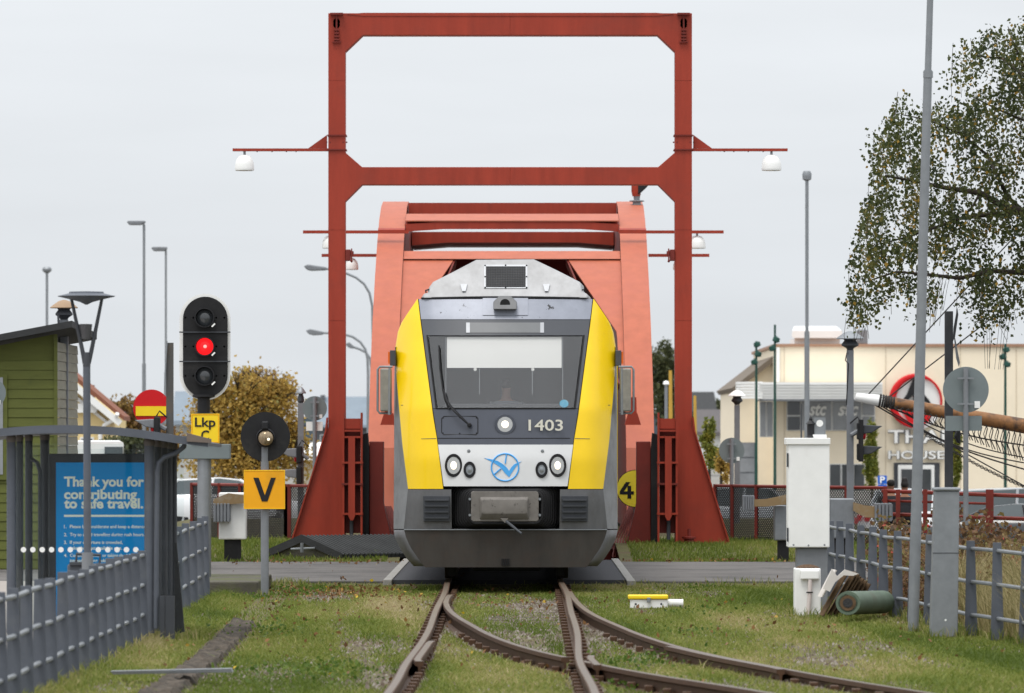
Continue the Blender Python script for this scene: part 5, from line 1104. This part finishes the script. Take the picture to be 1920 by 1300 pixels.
cw = mat('car_white', (.75,.76,.77), .25, 0, .02, coat=.5); cs = mat('car_silver', (.42,.44,.46), .3, .4, .03, coat=.5); cr = mat('car_red', (.4,.02,.02), .25, 0, .03, coat=.5); cd = mat('car_dark', (.03,.035,.04), .25, 0, .03, coat=.5)
for px, yb_, D, rot, p_, lab, kw in [(1768, 0, 148, .1, cw, 'white car behind the red railing left of the grey sign post', {}), (1735, 0, 160, 2.9, cr, 'red car mostly hidden behind the tall mast and railing', {}), (1925, 0, 122, .15, cs, 'large silver car at the right edge behind the railing', {'H': 1.6, 'est': True}), (1890, 0, 116, 3.0, cd, 'dark low car in front of the silver one at the right edge', {'H': 1.25}), (1840, 0, 150, .2, cd, 'dark car behind the railing between sign post and right edge', {}), (1690, 0, 168, 1.4, cs, 'silver car parked before the door of the cream building', {}),
    (-62, 0, 90, 1.75, cw, 'white car cut by the left edge beyond the shelter', {}), (425, 0, 150, .05, cw, 'white car roof behind the red fence left of the V sign', {'H': 1.35}), (1415, 0, 155, .1, cs, 'silver car behind the chain link fence left of the white cabinet', {})]:
    car((PX(px, D), D, {-62: .0, 1925: -.68, 1890: -.6, 425: -.42, 1415: -.8, 1768: -.85}.get(px, -.98)), rot, p_, lab, **kw)
vn = T('white_van', P(175, 930, 130), 'white box van roof seen above the shelter beside the lamp post', 'van'); MB().loft([rrect(122, 232, 828, 935, 6, 128), rrect(126, 228, 826, 935, 6, 130), rrect(126, 228, 826, 935, 6, 134)], cap=True).build('van_body', whitecl, vn, smooth=30); MB().rect(196, 230, 838, 865, 127.9, .15).build('windscreen', carglass, vn)
for x in (140, 215): MB().lathe(P(x, 915, 129)+Vector((0,0,-.4)), [(.36, -.1), (.36, .1)], (0,1,0), 20).build('wheel', rubber, vn)
# ---------------------------------------------------------------- seated women behind the railing
be_ = T('quay_bench', P(1683, 1020, 103.5), 'dark bench behind the red railing where two women sit', 'bench'); MB().box(PX(1655, 104), PX(1715, 104), 103.7, 104.2, .36, .42).build('seat', dkwood, be_); MB().box(PX(1655, 104), PX(1715, 104), 104.22, 104.28, .5, .8).build('backrest', dkwood, be_)
for x in (1658, 1712): MB().box(PX(x, 104)-.03, PX(x, 104)+.03, 103.75, 104.2, -.1, .36).build('leg', dkwood, be_)
person((PX(1670, 104), 103.95, -.03), 'seated woman in dark clothes with hair tied back behind the red railing, left', .98, bun=0)
person((PX(1696, 104), 103.95, -.01), 'seated woman in dark clothes with a high black hair bun behind the red railing', .94, bun=1)
# ---------------------------------------------------------------- bowsprit of a moored ship
D = 88.0
bs = T('bowsprit', P(1700, 760, D), 'long varnished wooden bowsprit with white tip, net and rigging reaching in from the right', 'bowsprit')
MB().tube([P(1655, 752, D), P(1760, 771, D), P(1920, 799, D), P(2150, 838, D), P(2500, 890, D)], [.085, .10, .118, .135, .15], 20).build('spar', wood, bs, smooth=40)
MB().tube([P(1604, 744.5, D), P(1606, 745, D), P(1657, 752.5, D)], [.05, .066, .092], 20).build('white_tip', whitecl, bs, smooth=40)
q = MB()
for k in range(6): a = P(1650+k*5, 751+k, D); q.lathe(a, [(.088, -.02), (.105, 0), (.088, .02)], (1, 0, -.17), 14)
q.build('rope_wraps', rope, bs)
def line(p, q_, r_, m=rope, par=bs, sag=0, n_=10, name='stay'):
    a = P(*p, D); b = P(*q_, D); return MB().tube([a+(b-a)*t/n_+Vector((0,0,-sag*math.sin(math.pi*t/n_))) for t in range(n_+1)], r_, 6).build(name, m, par)
line((1628,740), (1790,565), .010); MB().tube([P(1790, 565, D), P(2250, 68, D)], .010, 6).build('stay', rope, bs); line((1665,746), (1880,581), .010); MB().tube([P(1880, 581, D), P(2500, 105, D)], .010, 6).build('stay', rope, bs)
line((1625,750), (1920,880), .012, sag=.12); line((1655,763), (1920,868), .010, sag=.15); line((1660,760), (1920,835), .011, sag=.1); line((1700,778), (1920,858), .009, sag=.1); line((1720,800), (1990,950), .010)
MB().tube([P(1920, 880, D), P(2300, 1050, D)], .012, 6).build('stay', rope, bs); MB().tube([P(1920, 835, D), P(2500, 985, D)], .012, 6).build('stay', rope, bs)
nt = MB()
for k in range(26):
    x = 1668+k*10.5; y0 = 757+(x-1660)*.175; y1 = 764+(x-1660)*.40; nt.tube([P(x, y0, D-.03), P(x+5, y0+(y1-y0)*.3, D-.1), P(x+1, y0+(y1-y0)*.65, D-.1), P(x+9, y1, D-.05)], .009, 5)
    nt.tube([P(x+6, y0, D-.03), P(x-2, y0+(y1-y0)*.5, D-.12), P(x+4, y1, D-.05)], .007, 5)
nt.build('net', rope, bs)
chn = MB(); n_ = 60
for k in range(n_):
    t = k/n_; c = P(1735+235*t, 815+118*t+8*math.sin(math.pi*t), D-.1); dx = .034; v = Vector((1, 0, -.5)).normalized(); w = Vector((.5, 0, 1)).normalized() if k % 2 else Vector((0, 1, 0))
    chn.tube([c+v*dx*math.cos(a)+w*dx*.6*math.sin(a) for a in np.linspace(0, 2*math.pi, 8, endpoint=False)], .008, 4, True)
chn.build('chain', rope, bs)
# ---------------------------------------------------------------- vegetation
birchm = ramp_leaf('birch_leaf', [(0, (.03,.043,.016)), (.35, (.06,.076,.024)), (.75, (.105,.11,.032)), (.93, (.2,.16,.04)), (1, (.36,.22,.04))], .4)
autm = ramp_leaf('autumn_leaf', [(0, (.24,.16,.05)), (.4, (.42,.27,.065)), (.75, (.54,.37,.09)), (1, (.28,.27,.09))], .5)
brwm = ramp_leaf('brown_leaf', [(0, (.12,.075,.03)), (.5, (.22,.12,.045)), (1, (.3,.2,.05))], .35)
darkm = ramp_leaf('dark_leaf', [(0, (.045,.058,.03)), (.6, (.085,.095,.04)), (1, (.13,.13,.05))], .3)
greenl = ramp_leaf('ivy_leaf', [(0, (.10,.13,.025)), (.6, (.2,.22,.04)), (1, (.3,.26,.04))], .35)
redl = ramp_leaf('shrub_leaf', [(0, (.07,.045,.025)), (.35, (.15,.075,.04)), (.7, (.2,.14,.05)), (.9, (.11,.13,.03)), (1, (.42,.07,.05))], .35)
grassm = ramp_leaf('grass_blade', [(0, (.085,.125,.018)), (.35, (.155,.20,.034)), (.65, (.25,.265,.065)), (.88, (.36,.32,.13)), (1, (.44,.36,.20))], .45)
strawm = ramp_leaf('straw_blade', [(0, (.13,.12,.04)), (.5, (.30,.25,.11)), (1, (.44,.37,.2))], .35)
def inpoly(x, y, poly):
    r = np.zeros(len(x), bool); n = len(poly)
    for i in range(n):
        x0, y0 = poly[i]; x1, y1 = poly[(i+1) % n]
        if y0 == y1: continue
        c = ((y0 > y) != (y1 > y)) & (x < (x1-x0)*(y-y0)/(y1-y0)+x0); r ^= c
    return r
# birch: limbs from a trunk beyond the right edge, hanging strands of leaves
D = 79.0
bt = T('birch_tree', (PX(2080, D), D+.6, -.05), 'weeping birch with dark green and yellowing hanging leaves at the right', 'tree')
tx = PX(2080, D)
MB().tube([(tx, D+.6, -.1), (tx-.05, D+.6, 2), (tx-.1, D+.5, 4.5), (tx+.1, D+.5, 7), (tx+.2, D+.5, 10)], [.24, .21, .17, .12, .03], 14).build('trunk', mat('birch_bark', (.35,.34,.31), .8, 0, .3, 5, dirt=(.05,.045,.04), dscale=4), bt, smooth=60)
tips = []
for pts, r_ in [([(2072,430),(1990,415),(1920,398),(1878,385),(1838,362),(1770,352),(1716,340),(1660,330)],.075), ([(1905,398),(1860,402),(1800,410),(1745,430),(1700,445),(1640,460)],.04), ([(1920,398),(1890,370),(1870,330),(1850,290),(1800,250),(1740,225),(1690,215)],.035),
    ([(2075,560),(2000,535),(1920,512),(1860,508),(1800,522),(1740,515),(1680,510),(1620,530)],.05), ([(2082,300),(2000,220),(1930,150),(1880,110),(1830,105)],.05), ([(1930,150),(1900,80),(1890,50)],.025), ([(1838,362),(1822,390),(1790,420),(1760,470),(1750,500)],.02), ([(2000,220),(1930,230),(1870,205),(1810,175)],.03), ([(2080,480),(2180,440),(2300,420)],.06), ([(2084,250),(2180,180),(2260,140)],.05)]:
    ps_ = [P(x, y, D+random.uniform(-.5, .8)) if i else P(x, y, D+.5) for i, (x, y) in enumerate(pts)]
    MB().tube(ps_, [r_*(1-.8*i/(len(ps_)-1)) for i in range(len(ps_))], 8).build('limb', bark, bt, smooth=60)
crown = [(2300,100),(2150,20),(1990,10),(1920,33),(1880,40),(1830,68),(1788,82),(1782,128),(1800,175),(1745,182),(1700,170),(1662,198),(1632,235),(1628,300),(1640,345),(1612,395),(1603,452),(1604,515),(1594,560),(1597,608),(1622,612),(1648,585),(1690,540),(1728,565),(1742,585),(1758,530),(1800,515),(1822,560),(1836,610),(1842,660),(1862,590),(1884,600),(1905,560),(1930,600),(2000,620),(2200,560),(2320,400)]
holes = [(1745,330,24,16), (1775,505,24,20), (1842,268,20,12), (1690,490,16,18), (1815,150,16,30), (1900,470,16,14), (1665,390,16,12), (1872,450,14,16), (1905,215,14,14), (1745,260,10,12), (1790,450,18,10), (1850,120,16,10), (1640,560,12,20), (1870,340,16,10), (1795,300,12,20), (1690,300,12,14)]
N_ = 17000; x = RNG.uniform(1590, 2320, N_); y = RNG.uniform(10, 600, N_); ok = inpoly(x+16*noise2(x*.09, y*.08, 2), y+16*noise2(x*.08, y*.1, 6), crown)
for hx, hy, a, b in holes: ok &= ((x-hx)/a)**2+((y-hy)/b)**2 > RNG.uniform(.9, 1.9, N_)
dens = noise2(x*.05, y*.045, 1.3)+.6*noise2(x*.13, y*.11, .4); ok &= (dens > RNG.uniform(-.82, .42, N_))
x = x[ok]; y = y[ok]; s = sc(D)
nl = RNG.integers(3, 9, len(x)); cs_ = []; tn = []
clump = .42+.45*noise2(x*.06, y*.05, 4.1)
dep = RNG.uniform(-1.5, 1.8, len(x))
for i in range(len(x)):
    k = nl[i]; t = np.arange(k)+RNG.uniform(0, 1, k); yy = y[i]+t*7.0; xx = x[i]+RNG.normal(0, 3.2, k)+t*RNG.normal(0, 1.2); m_ = inpoly(xx, yy, crown) | (RNG.uniform(size=k) < .25)
    xx = xx[m_]; yy = yy[m_]; dd = D+dep[i]+RNG.normal(0, .08, len(xx)); cs_.append(np.stack([CX+(xx-VX)/s, dd, CZ-(yy-VY)/s], 1)); tn.append(np.clip(clump[i]+RNG.normal(0, .22, len(xx)), 0, 1)+(RNG.uniform(size=len(xx)) < .025))
leaves('crown', np.concatenate(cs_), .06, birchm, bt, np.concatenate(tn), droop=1.0, aspect=.8)
tw = MB()
for i in range(420):
    j = random.randrange(len(x)); a = np.array([CX+(x[j]-VX)/s, D+dep[j], CZ-(y[j]-VY)/s]); L_2 = random.uniform(.25, .6); tw.tube([a, a+np.array([random.uniform(-.04,.04), 0, -L_2*.5]), a+np.array([random.uniform(-.06,.06), 0, -L_2])], .004, 3)
for hx, hy, L_2 in [(1748,520,.55),(1756,530,.6),(1765,515,.5),(1850,570,.9),(1880,585,.8),(1610,600,.3)]:
    for k in range(4): tw.tube([P(hx+k*6, hy, D), P(hx+k*6-6, hy+20, D), P(hx+k*6-10+random.uniform(-8, 8), hy+L_2*s, D)], .0035, 3)
tw.build('twigs', bark, bt)['kind'] = 'stuff'
# broadleaf crowns: blobs of leaves spread over limbs
def tree(name, label, px, pbase, D, blobs, leafm, nleaf, lsz, group=None, tint0=.5, trunk_r=.15, bare=0, dens=.75):
    s = sc(D); r = T(name, P(px, pbase, D), label, 'tree', group); base = P(px, pbase, D)
    top = P(px, min(b[1] for b in blobs)+10, D)
    MB().tube([base+Vector((0,0,-.2)), base.lerp(top, .3), base.lerp(top, .6), top], [trunk_r, trunk_r*.8, trunk_r*.5, trunk_r*.12], 10).build('trunk', bark, r, smooth=60)
    lb = MB()
    for bx, by, rx_, ry_ in blobs: c = P(bx, by, D); lb.tube([base.lerp(top, .25), (base.lerp(top, .45)+c)/2+Vector((0,0,-.2)), c], [trunk_r*.45, trunk_r*.3, trunk_r*.1], 6)
    for k in range(bare): b_ = random.choice(blobs); a = random.uniform(0, 6.28); c = P(b_[0]+b_[2]*.3*math.cos(a), b_[1], D); d = P(b_[0]+b_[2]*1.05*math.cos(a), b_[1]-abs(b_[3]*1.1*math.sin(a)), D+random.uniform(-1, 1)); lb.tube([c, (c+d)/2+Vector((random.uniform(-.1,.1),0,.1)), d], [.03, .018, .006], 4)
    lb.build('limbs', bark, r)
    A = np.array([b[2]*b[3] for b in blobs], float); A /= A.sum(); out = []; tt = []
    for (bx, by, rx_, ry_), f in zip(blobs, A):
        n = int(nleaf*f); nc = max(6, n//35); u = RNG.normal(size=(nc, 3)); u /= np.linalg.norm(u, axis=1, keepdims=True); u *= RNG.uniform(.25, 1.0, (nc, 1))**.45
        c = np.array(P(bx, by, D)); rad = np.array([rx_/s, rx_/s*.8, ry_/s]); cc_ = c+u*rad; idx = RNG.integers(0, nc, n)
        out.append(cc_[idx]+RNG.normal(size=(n, 3))*rad*(.13/dens)); tt.append(np.clip(tint0+RNG.normal(0, .22, nc)[idx]+RNG.normal(0, .12, n), 0, 1))
    leaves('crown', np.concatenate(out), lsz, leafm, r, np.concatenate(tt)); return r
tree('autumn_tree', 'bushy golden yellow autumn tree behind the V sign', 455, 930, 165, [(455,740,42,40),(415,775,48,48),(500,775,48,48),(455,800,70,60),(410,840,55,55),(510,840,45,50),(460,870,85,40),(548,850,32,45),(528,745,28,34),(395,730,26,36),(385,800,24,60),(560,810,18,30)], autm, 17000, .125, tint0=.5, trunk_r=.2, bare=90, dens=.38)
tree('bare_tree', 'brownish nearly bare tree top rising behind the golden tree', 500, 930, 215, [(500,735,50,42),(470,720,40,30),(530,745,30,28)], brwm, 2200, .15, trunk_r=.16, bare=90)
tree('autumn_bush', 'brown and green autumn trees between the yellow house and the round red sign', 235, 930, 205, [(205,790,30,35),(240,775,28,30),(262,800,30,40),(225,830,50,45),(300,840,40,40)], brwm, 6000, .16, tint0=.6, bare=20)
tree('green_bush', 'dull green shrub behind the shelter roof below the no entry sign', 250, 940, 140, [(235,835,38,26),(270,850,30,30)], darkm, 2500, .12)
tree('dark_tree', 'dark green tree between the bridge and right gantry post', 1245, 900, 330, [(1245,680,24,40),(1232,715,24,45),(1262,720,26,45),(1247,760,36,40),(1275,790,20,30)], darkm, 7000, .22, trunk_r=.25)
tree('young_tree', 'slim yellow green young tree right of the gantry foot', 1330, 915, 170, [(1330,800,10,20),(1326,830,13,26),(1334,860,14,24)], greenl, 2200, .10, tint0=.7, trunk_r=.06)
tree('young_tree', 'slim orange young tree beside the small round sign', 1352, 915, 160, [(1352,860,9,20),(1358,885,12,18)], autm, 900, .10, trunk_r=.05)
tree('ivy_column', 'upright green climbing shrub on the cream wall beside the siren post', 1635, 930, 218, [(1636,815,8,28),(1632,850,11,30),(1633,885,12,26)], greenl, 3000, .13, trunk_r=.05)
tree('ivy_column', 'upright green climbing shrub on the cream wall behind the round sign', 1793, 930, 218, [(1794,830,8,28),(1792,865,9,28),(1790,895,8,20)], greenl, 2200, .13, trunk_r=.05)
for i, (a, lab) in enumerate([((1380, 765), 'far bluish wood beyond the dark house'),]):
    pass
tree('far_tree', 'bluish dark tree far off behind the white house', 1350, 860, 620, [(1345,770,22,18),(1368,775,20,20),(1320,785,16,14)], mat_b if False else darkm, 3000, .4, trunk_r=.3)
# shrubs and dry grass behind the right fence
def shrubmass(name, label, X0, X1, Y0, Y1, H, n, m, sz):
    c = np.stack([RNG.uniform(X0, X1, n), RNG.uniform(Y0, Y1, n), np.zeros(n)], 1)
    h = H*(.72+.45*noise2(c[:, 0]*2.1, c[:, 1]*1.1, 2.2)); c[:, 2] = h*RNG.uniform(0, 1, n)**.6
    o = leaves(name, c, sz, m, None, np.clip(.45+.4*noise2(c[:, 0]*3, c[:, 1]*2, 5)+RNG.normal(0, .2, n), 0, 1)); return tag(o, label, 'shrub', kind='stuff')
shrubmass('shrub_bed', 'reddish brown low shrubs filling the bed behind the right fence', 4.95, 9.2, 67, 80, 1.02, 16000, redl, .075)
shrubmass('shrub_bed', 'brown twiggy undergrowth mixed in the straw behind the fence at the right edge', 5.25, 7.2, 59, 67, .8, 7000, redl, .05)
shrubmass('shrub_bed', 'reddish leaves pushing through the right fence beside the tall mast', 4.65, 5.1, 62, 67.5, .72, 3000, redl, .05)
shrubmass('shrub_bed', 'red and green leaves behind the green pipe', 4.5, 5.3, 65.5, 70, .75, 2500, redl, .06)
def blades(name, X, Y, Z, h, w, m, lean=.35, tint=None):
    n = len(X); a = RNG.uniform(0, 2*np.pi, n); dx = np.cos(a)*w; dy = np.sin(a)*w*.5; lx = RNG.normal(0, lean, n)*h; ly = RNG.normal(0, lean, n)*h
    mxp, myp = X+lx*.35, Y+ly*.35
    v = np.stack([np.stack([X-dx, Y-dy, Z-.01], 1), np.stack([X+dx, Y+dy, Z-.01], 1), np.stack([mxp+dx*.75, myp+dy*.75, Z+h*.6], 1), np.stack([mxp-dx*.75, myp-dy*.75, Z+h*.6], 1), np.stack([X+lx, Y+ly, Z+h], 1)], 1).reshape(-1, 3)
    b = np.arange(n)*5; f = np.concatenate([np.stack([b, b+1, b+2], 1), np.stack([b, b+2, b+3], 1), np.stack([b+3, b+2, b+4], 1)])
    t = RNG.uniform(0, 1, n) if tint is None else tint
    return fastmesh(name, v, f, m, None, np.repeat(np.clip(t, 0, 1), 5))
n = 26000; X = RNG.uniform(4.9, 7.6, n); Y = RNG.uniform(55, 67, n); k_ = (X > 5.0+.06*(60-Y)*(Y < 60)) & (X > CX+770*Y/F); X = X[k_]; Y = Y[k_]
tag(blades('dry_grass', X, Y, np.zeros(len(X)), .2+.5*np.abs(noise2(X*3, Y*1.2, 3))+RNG.uniform(0, .35, len(X)), .0048, strawm, .35), 'tall dry straw grass behind the right fence by the mast', 'grass', kind='stuff')
# lawn
zgv = np.vectorize(zg); zbv = np.vectorize(zb)
def lawnmask(X, Y):
    rail_ = np.ones(len(X), bool)
    for off in (-.7525, .7525): rail_ &= np.abs(X-off) > .13
    bov = np.interp(Y, *BX)
    for off in (-.7525, .7525): rail_ &= np.abs(X-off-bov) > .13
    stone = np.abs(X+2.62+.012*(Y-44)) > .2
    d = noise2(X*1.6, Y*.42, 7.7)+.55*noise2(X*4.3, Y*1.1, 1.9)
    tr_ = (np.abs(X) < 1.1)*.22+(np.abs(X-bov) < .9)*.2*(Y < 66)
    toe = ((Y > 68)*(np.abs(X) < 1.2)).astype(float)*.3
    return rail_ & (stone | (RNG.uniform(size=len(X)) < .16)) & (d > -.42+tr_+toe+RNG.normal(0, .33, len(X)))
n = 360000; Y = 41.5+37.2*RNG.uniform(0, 1, n)**1.0; X = RNG.uniform(-3.75, 5.6, n); ok = lawnmask(X, Y) & (X < CX+965*Y/F+.2) & (X > CX-990*Y/F-.2); X = X[ok]; Y = Y[ok]
tuft = np.clip(noise2(X*2.7, Y*.9, 3.3), 0, 1); edge = np.clip(1-np.abs(X+3.6)/.35, 0, 1)
h = (.020+.026*tuft+.018*RNG.uniform(0, 1, len(X)))*(1+1.2*(RNG.uniform(size=len(X)) < .03))+edge*.10*RNG.uniform(0, 1, len(X))
tn = np.clip(.50+.50*noise2(X*1.1, Y*.35, 9.1)+.2*noise2(X*4.1, Y*1.3, 2.2)-.25*tuft+RNG.normal(0, .17, len(X)), 0, 1)
tag(blades('lawn', X, Y, zgv(X, Y), h, .0062, grassm, .8, tn), 'short patchy green and straw coloured grass around the tracks', 'grass', kind='stuff')
n = 40000; Y = RNG.uniform(91.4, 101, n); X = RNG.uniform(-6.5, 6.8, n); ok = (np.abs(X) > 2.0); X = X[ok]; Y = Y[ok]
tag(blades('verge_grass', X, Y, zbv(X, Y), RNG.uniform(.03, .085, len(X))*(1+.8*(RNG.uniform(size=len(X)) < .06)), .009, grassm, .4, np.clip(.32+.3*noise2(X*1.4, Y*.6, 4)+RNG.normal(0, .15, len(X)), 0, 1)), 'taller green grass on the bank behind the road', 'grass', kind='stuff')
# longer grass added for contact shade round posts and boxes, also at road edge
fx_, fy_, fh_ = [], [], []
def ring_(cx, cy, rx, ry, n, h):
    a = RNG.uniform(0, 6.283, n); k = RNG.uniform(.95, 1.5, n); fx_.append(cx+rx*k*np.cos(a)); fy_.append(cy+ry*k*np.sin(a)); fh_.append(RNG.uniform(.3, 1, n)*h)
for cx, cy, rx, ry, n, h in [(PX(1515, 65.2), 65.36, .17, .2, 130, .13), (PX(1515, 67), 67.2, .26, .26, 140, .15), (PX(1712, 60), 60, .08, .08, 90, .14), (PX(1772, 58.2), 58.3, .16, .17, 170, .15), (PX(1215, 68), 68.1, .25, .2, 90, .06), (PX(496, 73), 73.04, .09, .09, 90, .13), (PX(1620, 63), 63.4, .35, .3, 240, .09), (PX(1570, 64), 64.3, .3, .25, 120, .12), (PX(318, 58), 58.2, .22, .2, 150, .16), (PX(530, 78), 77.6, .25, .5, 220, .16)]: ring_(cx, cy, rx, ry, n, h)
for y in [53, 54.5, 56, 57, 58.4, 60, 61.8, 63, 64.2, 65.3, 66.6, 68, 69.4]: ring_(float(np.interp(y, [52, 56, 57, 58.4, 61.8, 64.2, 65.3, 71.8], [5.6, 5.17, 4.98, 4.83, 4.64, 4.45, 4.36, 4.13])), y, .07, .06, 60, .2)
m_ = 2600; fx_.append(RNG.uniform(-4, 6, m_)); fy_.append(78.7+.5*noise2(fx_[-1]*2.3, fx_[-1]*.7, 1)+RNG.uniform(-.9, .3, m_)); fh_.append(RNG.uniform(.02, .09, m_))
fx_ = np.concatenate(fx_); fy_ = np.concatenate(fy_); fh_ = np.concatenate(fh_); ok = (np.abs(np.abs(fx_)-.7525) > .12) & ((np.abs(fx_) > 1.75) | (fy_ < 78)); fx_, fy_, fh_ = fx_[ok], fy_[ok], fh_[ok]
tag(blades('grass_tufts', fx_, fy_, np.where(fy_ < 78.9, zgv(fx_, np.minimum(fy_, 78.9)), .03), fh_, .005, grassm, .4), 'longer grass added round posts and boxes for contact shade and along the road edge', 'grass', kind='stuff')
# weeds, leaf litter and gravel
wl = []
for cx, cy, rr2, n in [(-1.75, 49.5, .35, 260), (-1.55, 51.5, .25, 160), (1.35, 53.5, .3, 260), (-3.0, 72, .3, 160), (-2.5, 60.5, .3, 160), (2.6, 77, .3, 80), (4.3, 66, .2, 120), (2.3, 66, .25, 100), (-2.75, 75.5, .35, 260), (2.0, 60, .2, 60), (1.2, 47.5, .25, 120)]:
    wl.append(np.stack([cx+RNG.normal(0, rr2, n), cy+RNG.normal(0, rr2*3, n), RNG.uniform(.0, .06, n)+.015], 1))
wl = np.concatenate(wl); wl[:, 2] += zgv(wl[:, 0], wl[:, 1])
wl = wl[wl[:, 1] < 78]
tag(leaves('weeds', wl, .045, ramp_leaf('weed_leaf', [(0, (.05,.10,.015)), (1, (.13,.19,.03))], .4), None, None), 'bright green leafy weeds growing in clumps in the lawn', 'weeds', kind='stuff')
lt = []
for cx, cy, sx_, sy, n in [(-2.15, 74.5, .55, 1.8, 520), (0, 60, 2.5, 10, 260), (-2.2, 66, .8, 6, 160), (3, 62, 1.5, 8, 140), (-2.9, 90.5, 1, .8, 160), (0, 70, .7, 2, 120), (3.8, 91.5, 1.2, .4, 160)]:
    lt.append(np.stack([cx+RNG.normal(0, sx_, n), cy+RNG.normal(0, sy, n), np.full(n, .05)], 1))
lt = np.concatenate(lt); lt = lt[(lt[:, 1] < 92) & (lt[:, 1] > 42)]; on = (lt[:, 1] < 78.5); lt[on, 2] = zgv(lt[on, 0], lt[on, 1])+.035
tag(leaves('leaf_litter', lt, .055, ramp_leaf('litter_leaf', [(0, (.10,.05,.02)), (.6, (.2,.10,.04)), (.92, (.3,.16,.06)), (1, (.6,.42,.02))], .2), None, None), 'fallen brown and orange leaves scattered on grass and road edge', 'leaves', kind='stuff')
gv = []
for cx, cy, sx_, sy, n in [(0, 68, .55, 2.2, 700), (2.1, 47, .35, 2.5, 1300), (-1.95, 50.5, .25, 2, 700), (-2.3, 47, .3, 2, 500), (0, 56, .5, 6, 900), (1.05, 57, .2, 4, 600), (2.3, 60, .5, 2, 400), (1.1, 72, .4, 2.5, 500), (-2.4, 54, .2, 3, 400), (1.3, 63, .2, 4, 400)]:
    gv.append(np.stack([cx+RNG.normal(0, sx_, n), cy+RNG.normal(0, sy, n), np.zeros(n)], 1))
cx = RNG.uniform(-3.6, 5.2, 40000); cy = RNG.uniform(43, 78, 40000); bare = ~lawnmask(cx, cy) & (np.abs(cx+2.62+.012*(cy-44)) > .2); gv.append(np.stack([cx[bare], cy[bare], 0*cx[bare]], 1)[:9000])
gv = np.concatenate(gv); gv = gv[(gv[:, 1] < 78) & (gv[:, 1] > 41)]; n = len(gv); gv[:, 2] = zgv(gv[:, 0], gv[:, 1])
tet = np.array([[1,0,-.2],[-.5,.87,-.2],[-.5,-.87,-.2],[.1,0,.9]]); sz = RNG.uniform(.012, .034, (n, 1, 1)); ang = RNG.uniform(0, 6.28, n); ca_, sa_ = np.cos(ang), np.sin(ang)
v = tet[None]*sz*np.array([1, 1, .9]); v = np.stack([v[:, :, 0]*ca_[:, None]-v[:, :, 1]*sa_[:, None], v[:, :, 0]*sa_[:, None]+v[:, :, 1]*ca_[:, None], v[:, :, 2]], 2)+gv[:, None]
f = np.concatenate([np.arange(n)[:, None]*4+np.array(q) for q in ([0,1,3],[1,2,3],[2,0,3])])
tag(fastmesh('gravel', v.reshape(-1, 3), f, ramp_leaf('gravel_stone', [(0, (.075,.052,.035)), (.5, (.13,.105,.085)), (1, (.25,.22,.19))], 0, .9), None, np.repeat(RNG.uniform(0, 1, n), 4)), 'loose grey gravel showing between the rails and in bare patches', 'gravel', kind='stuff')
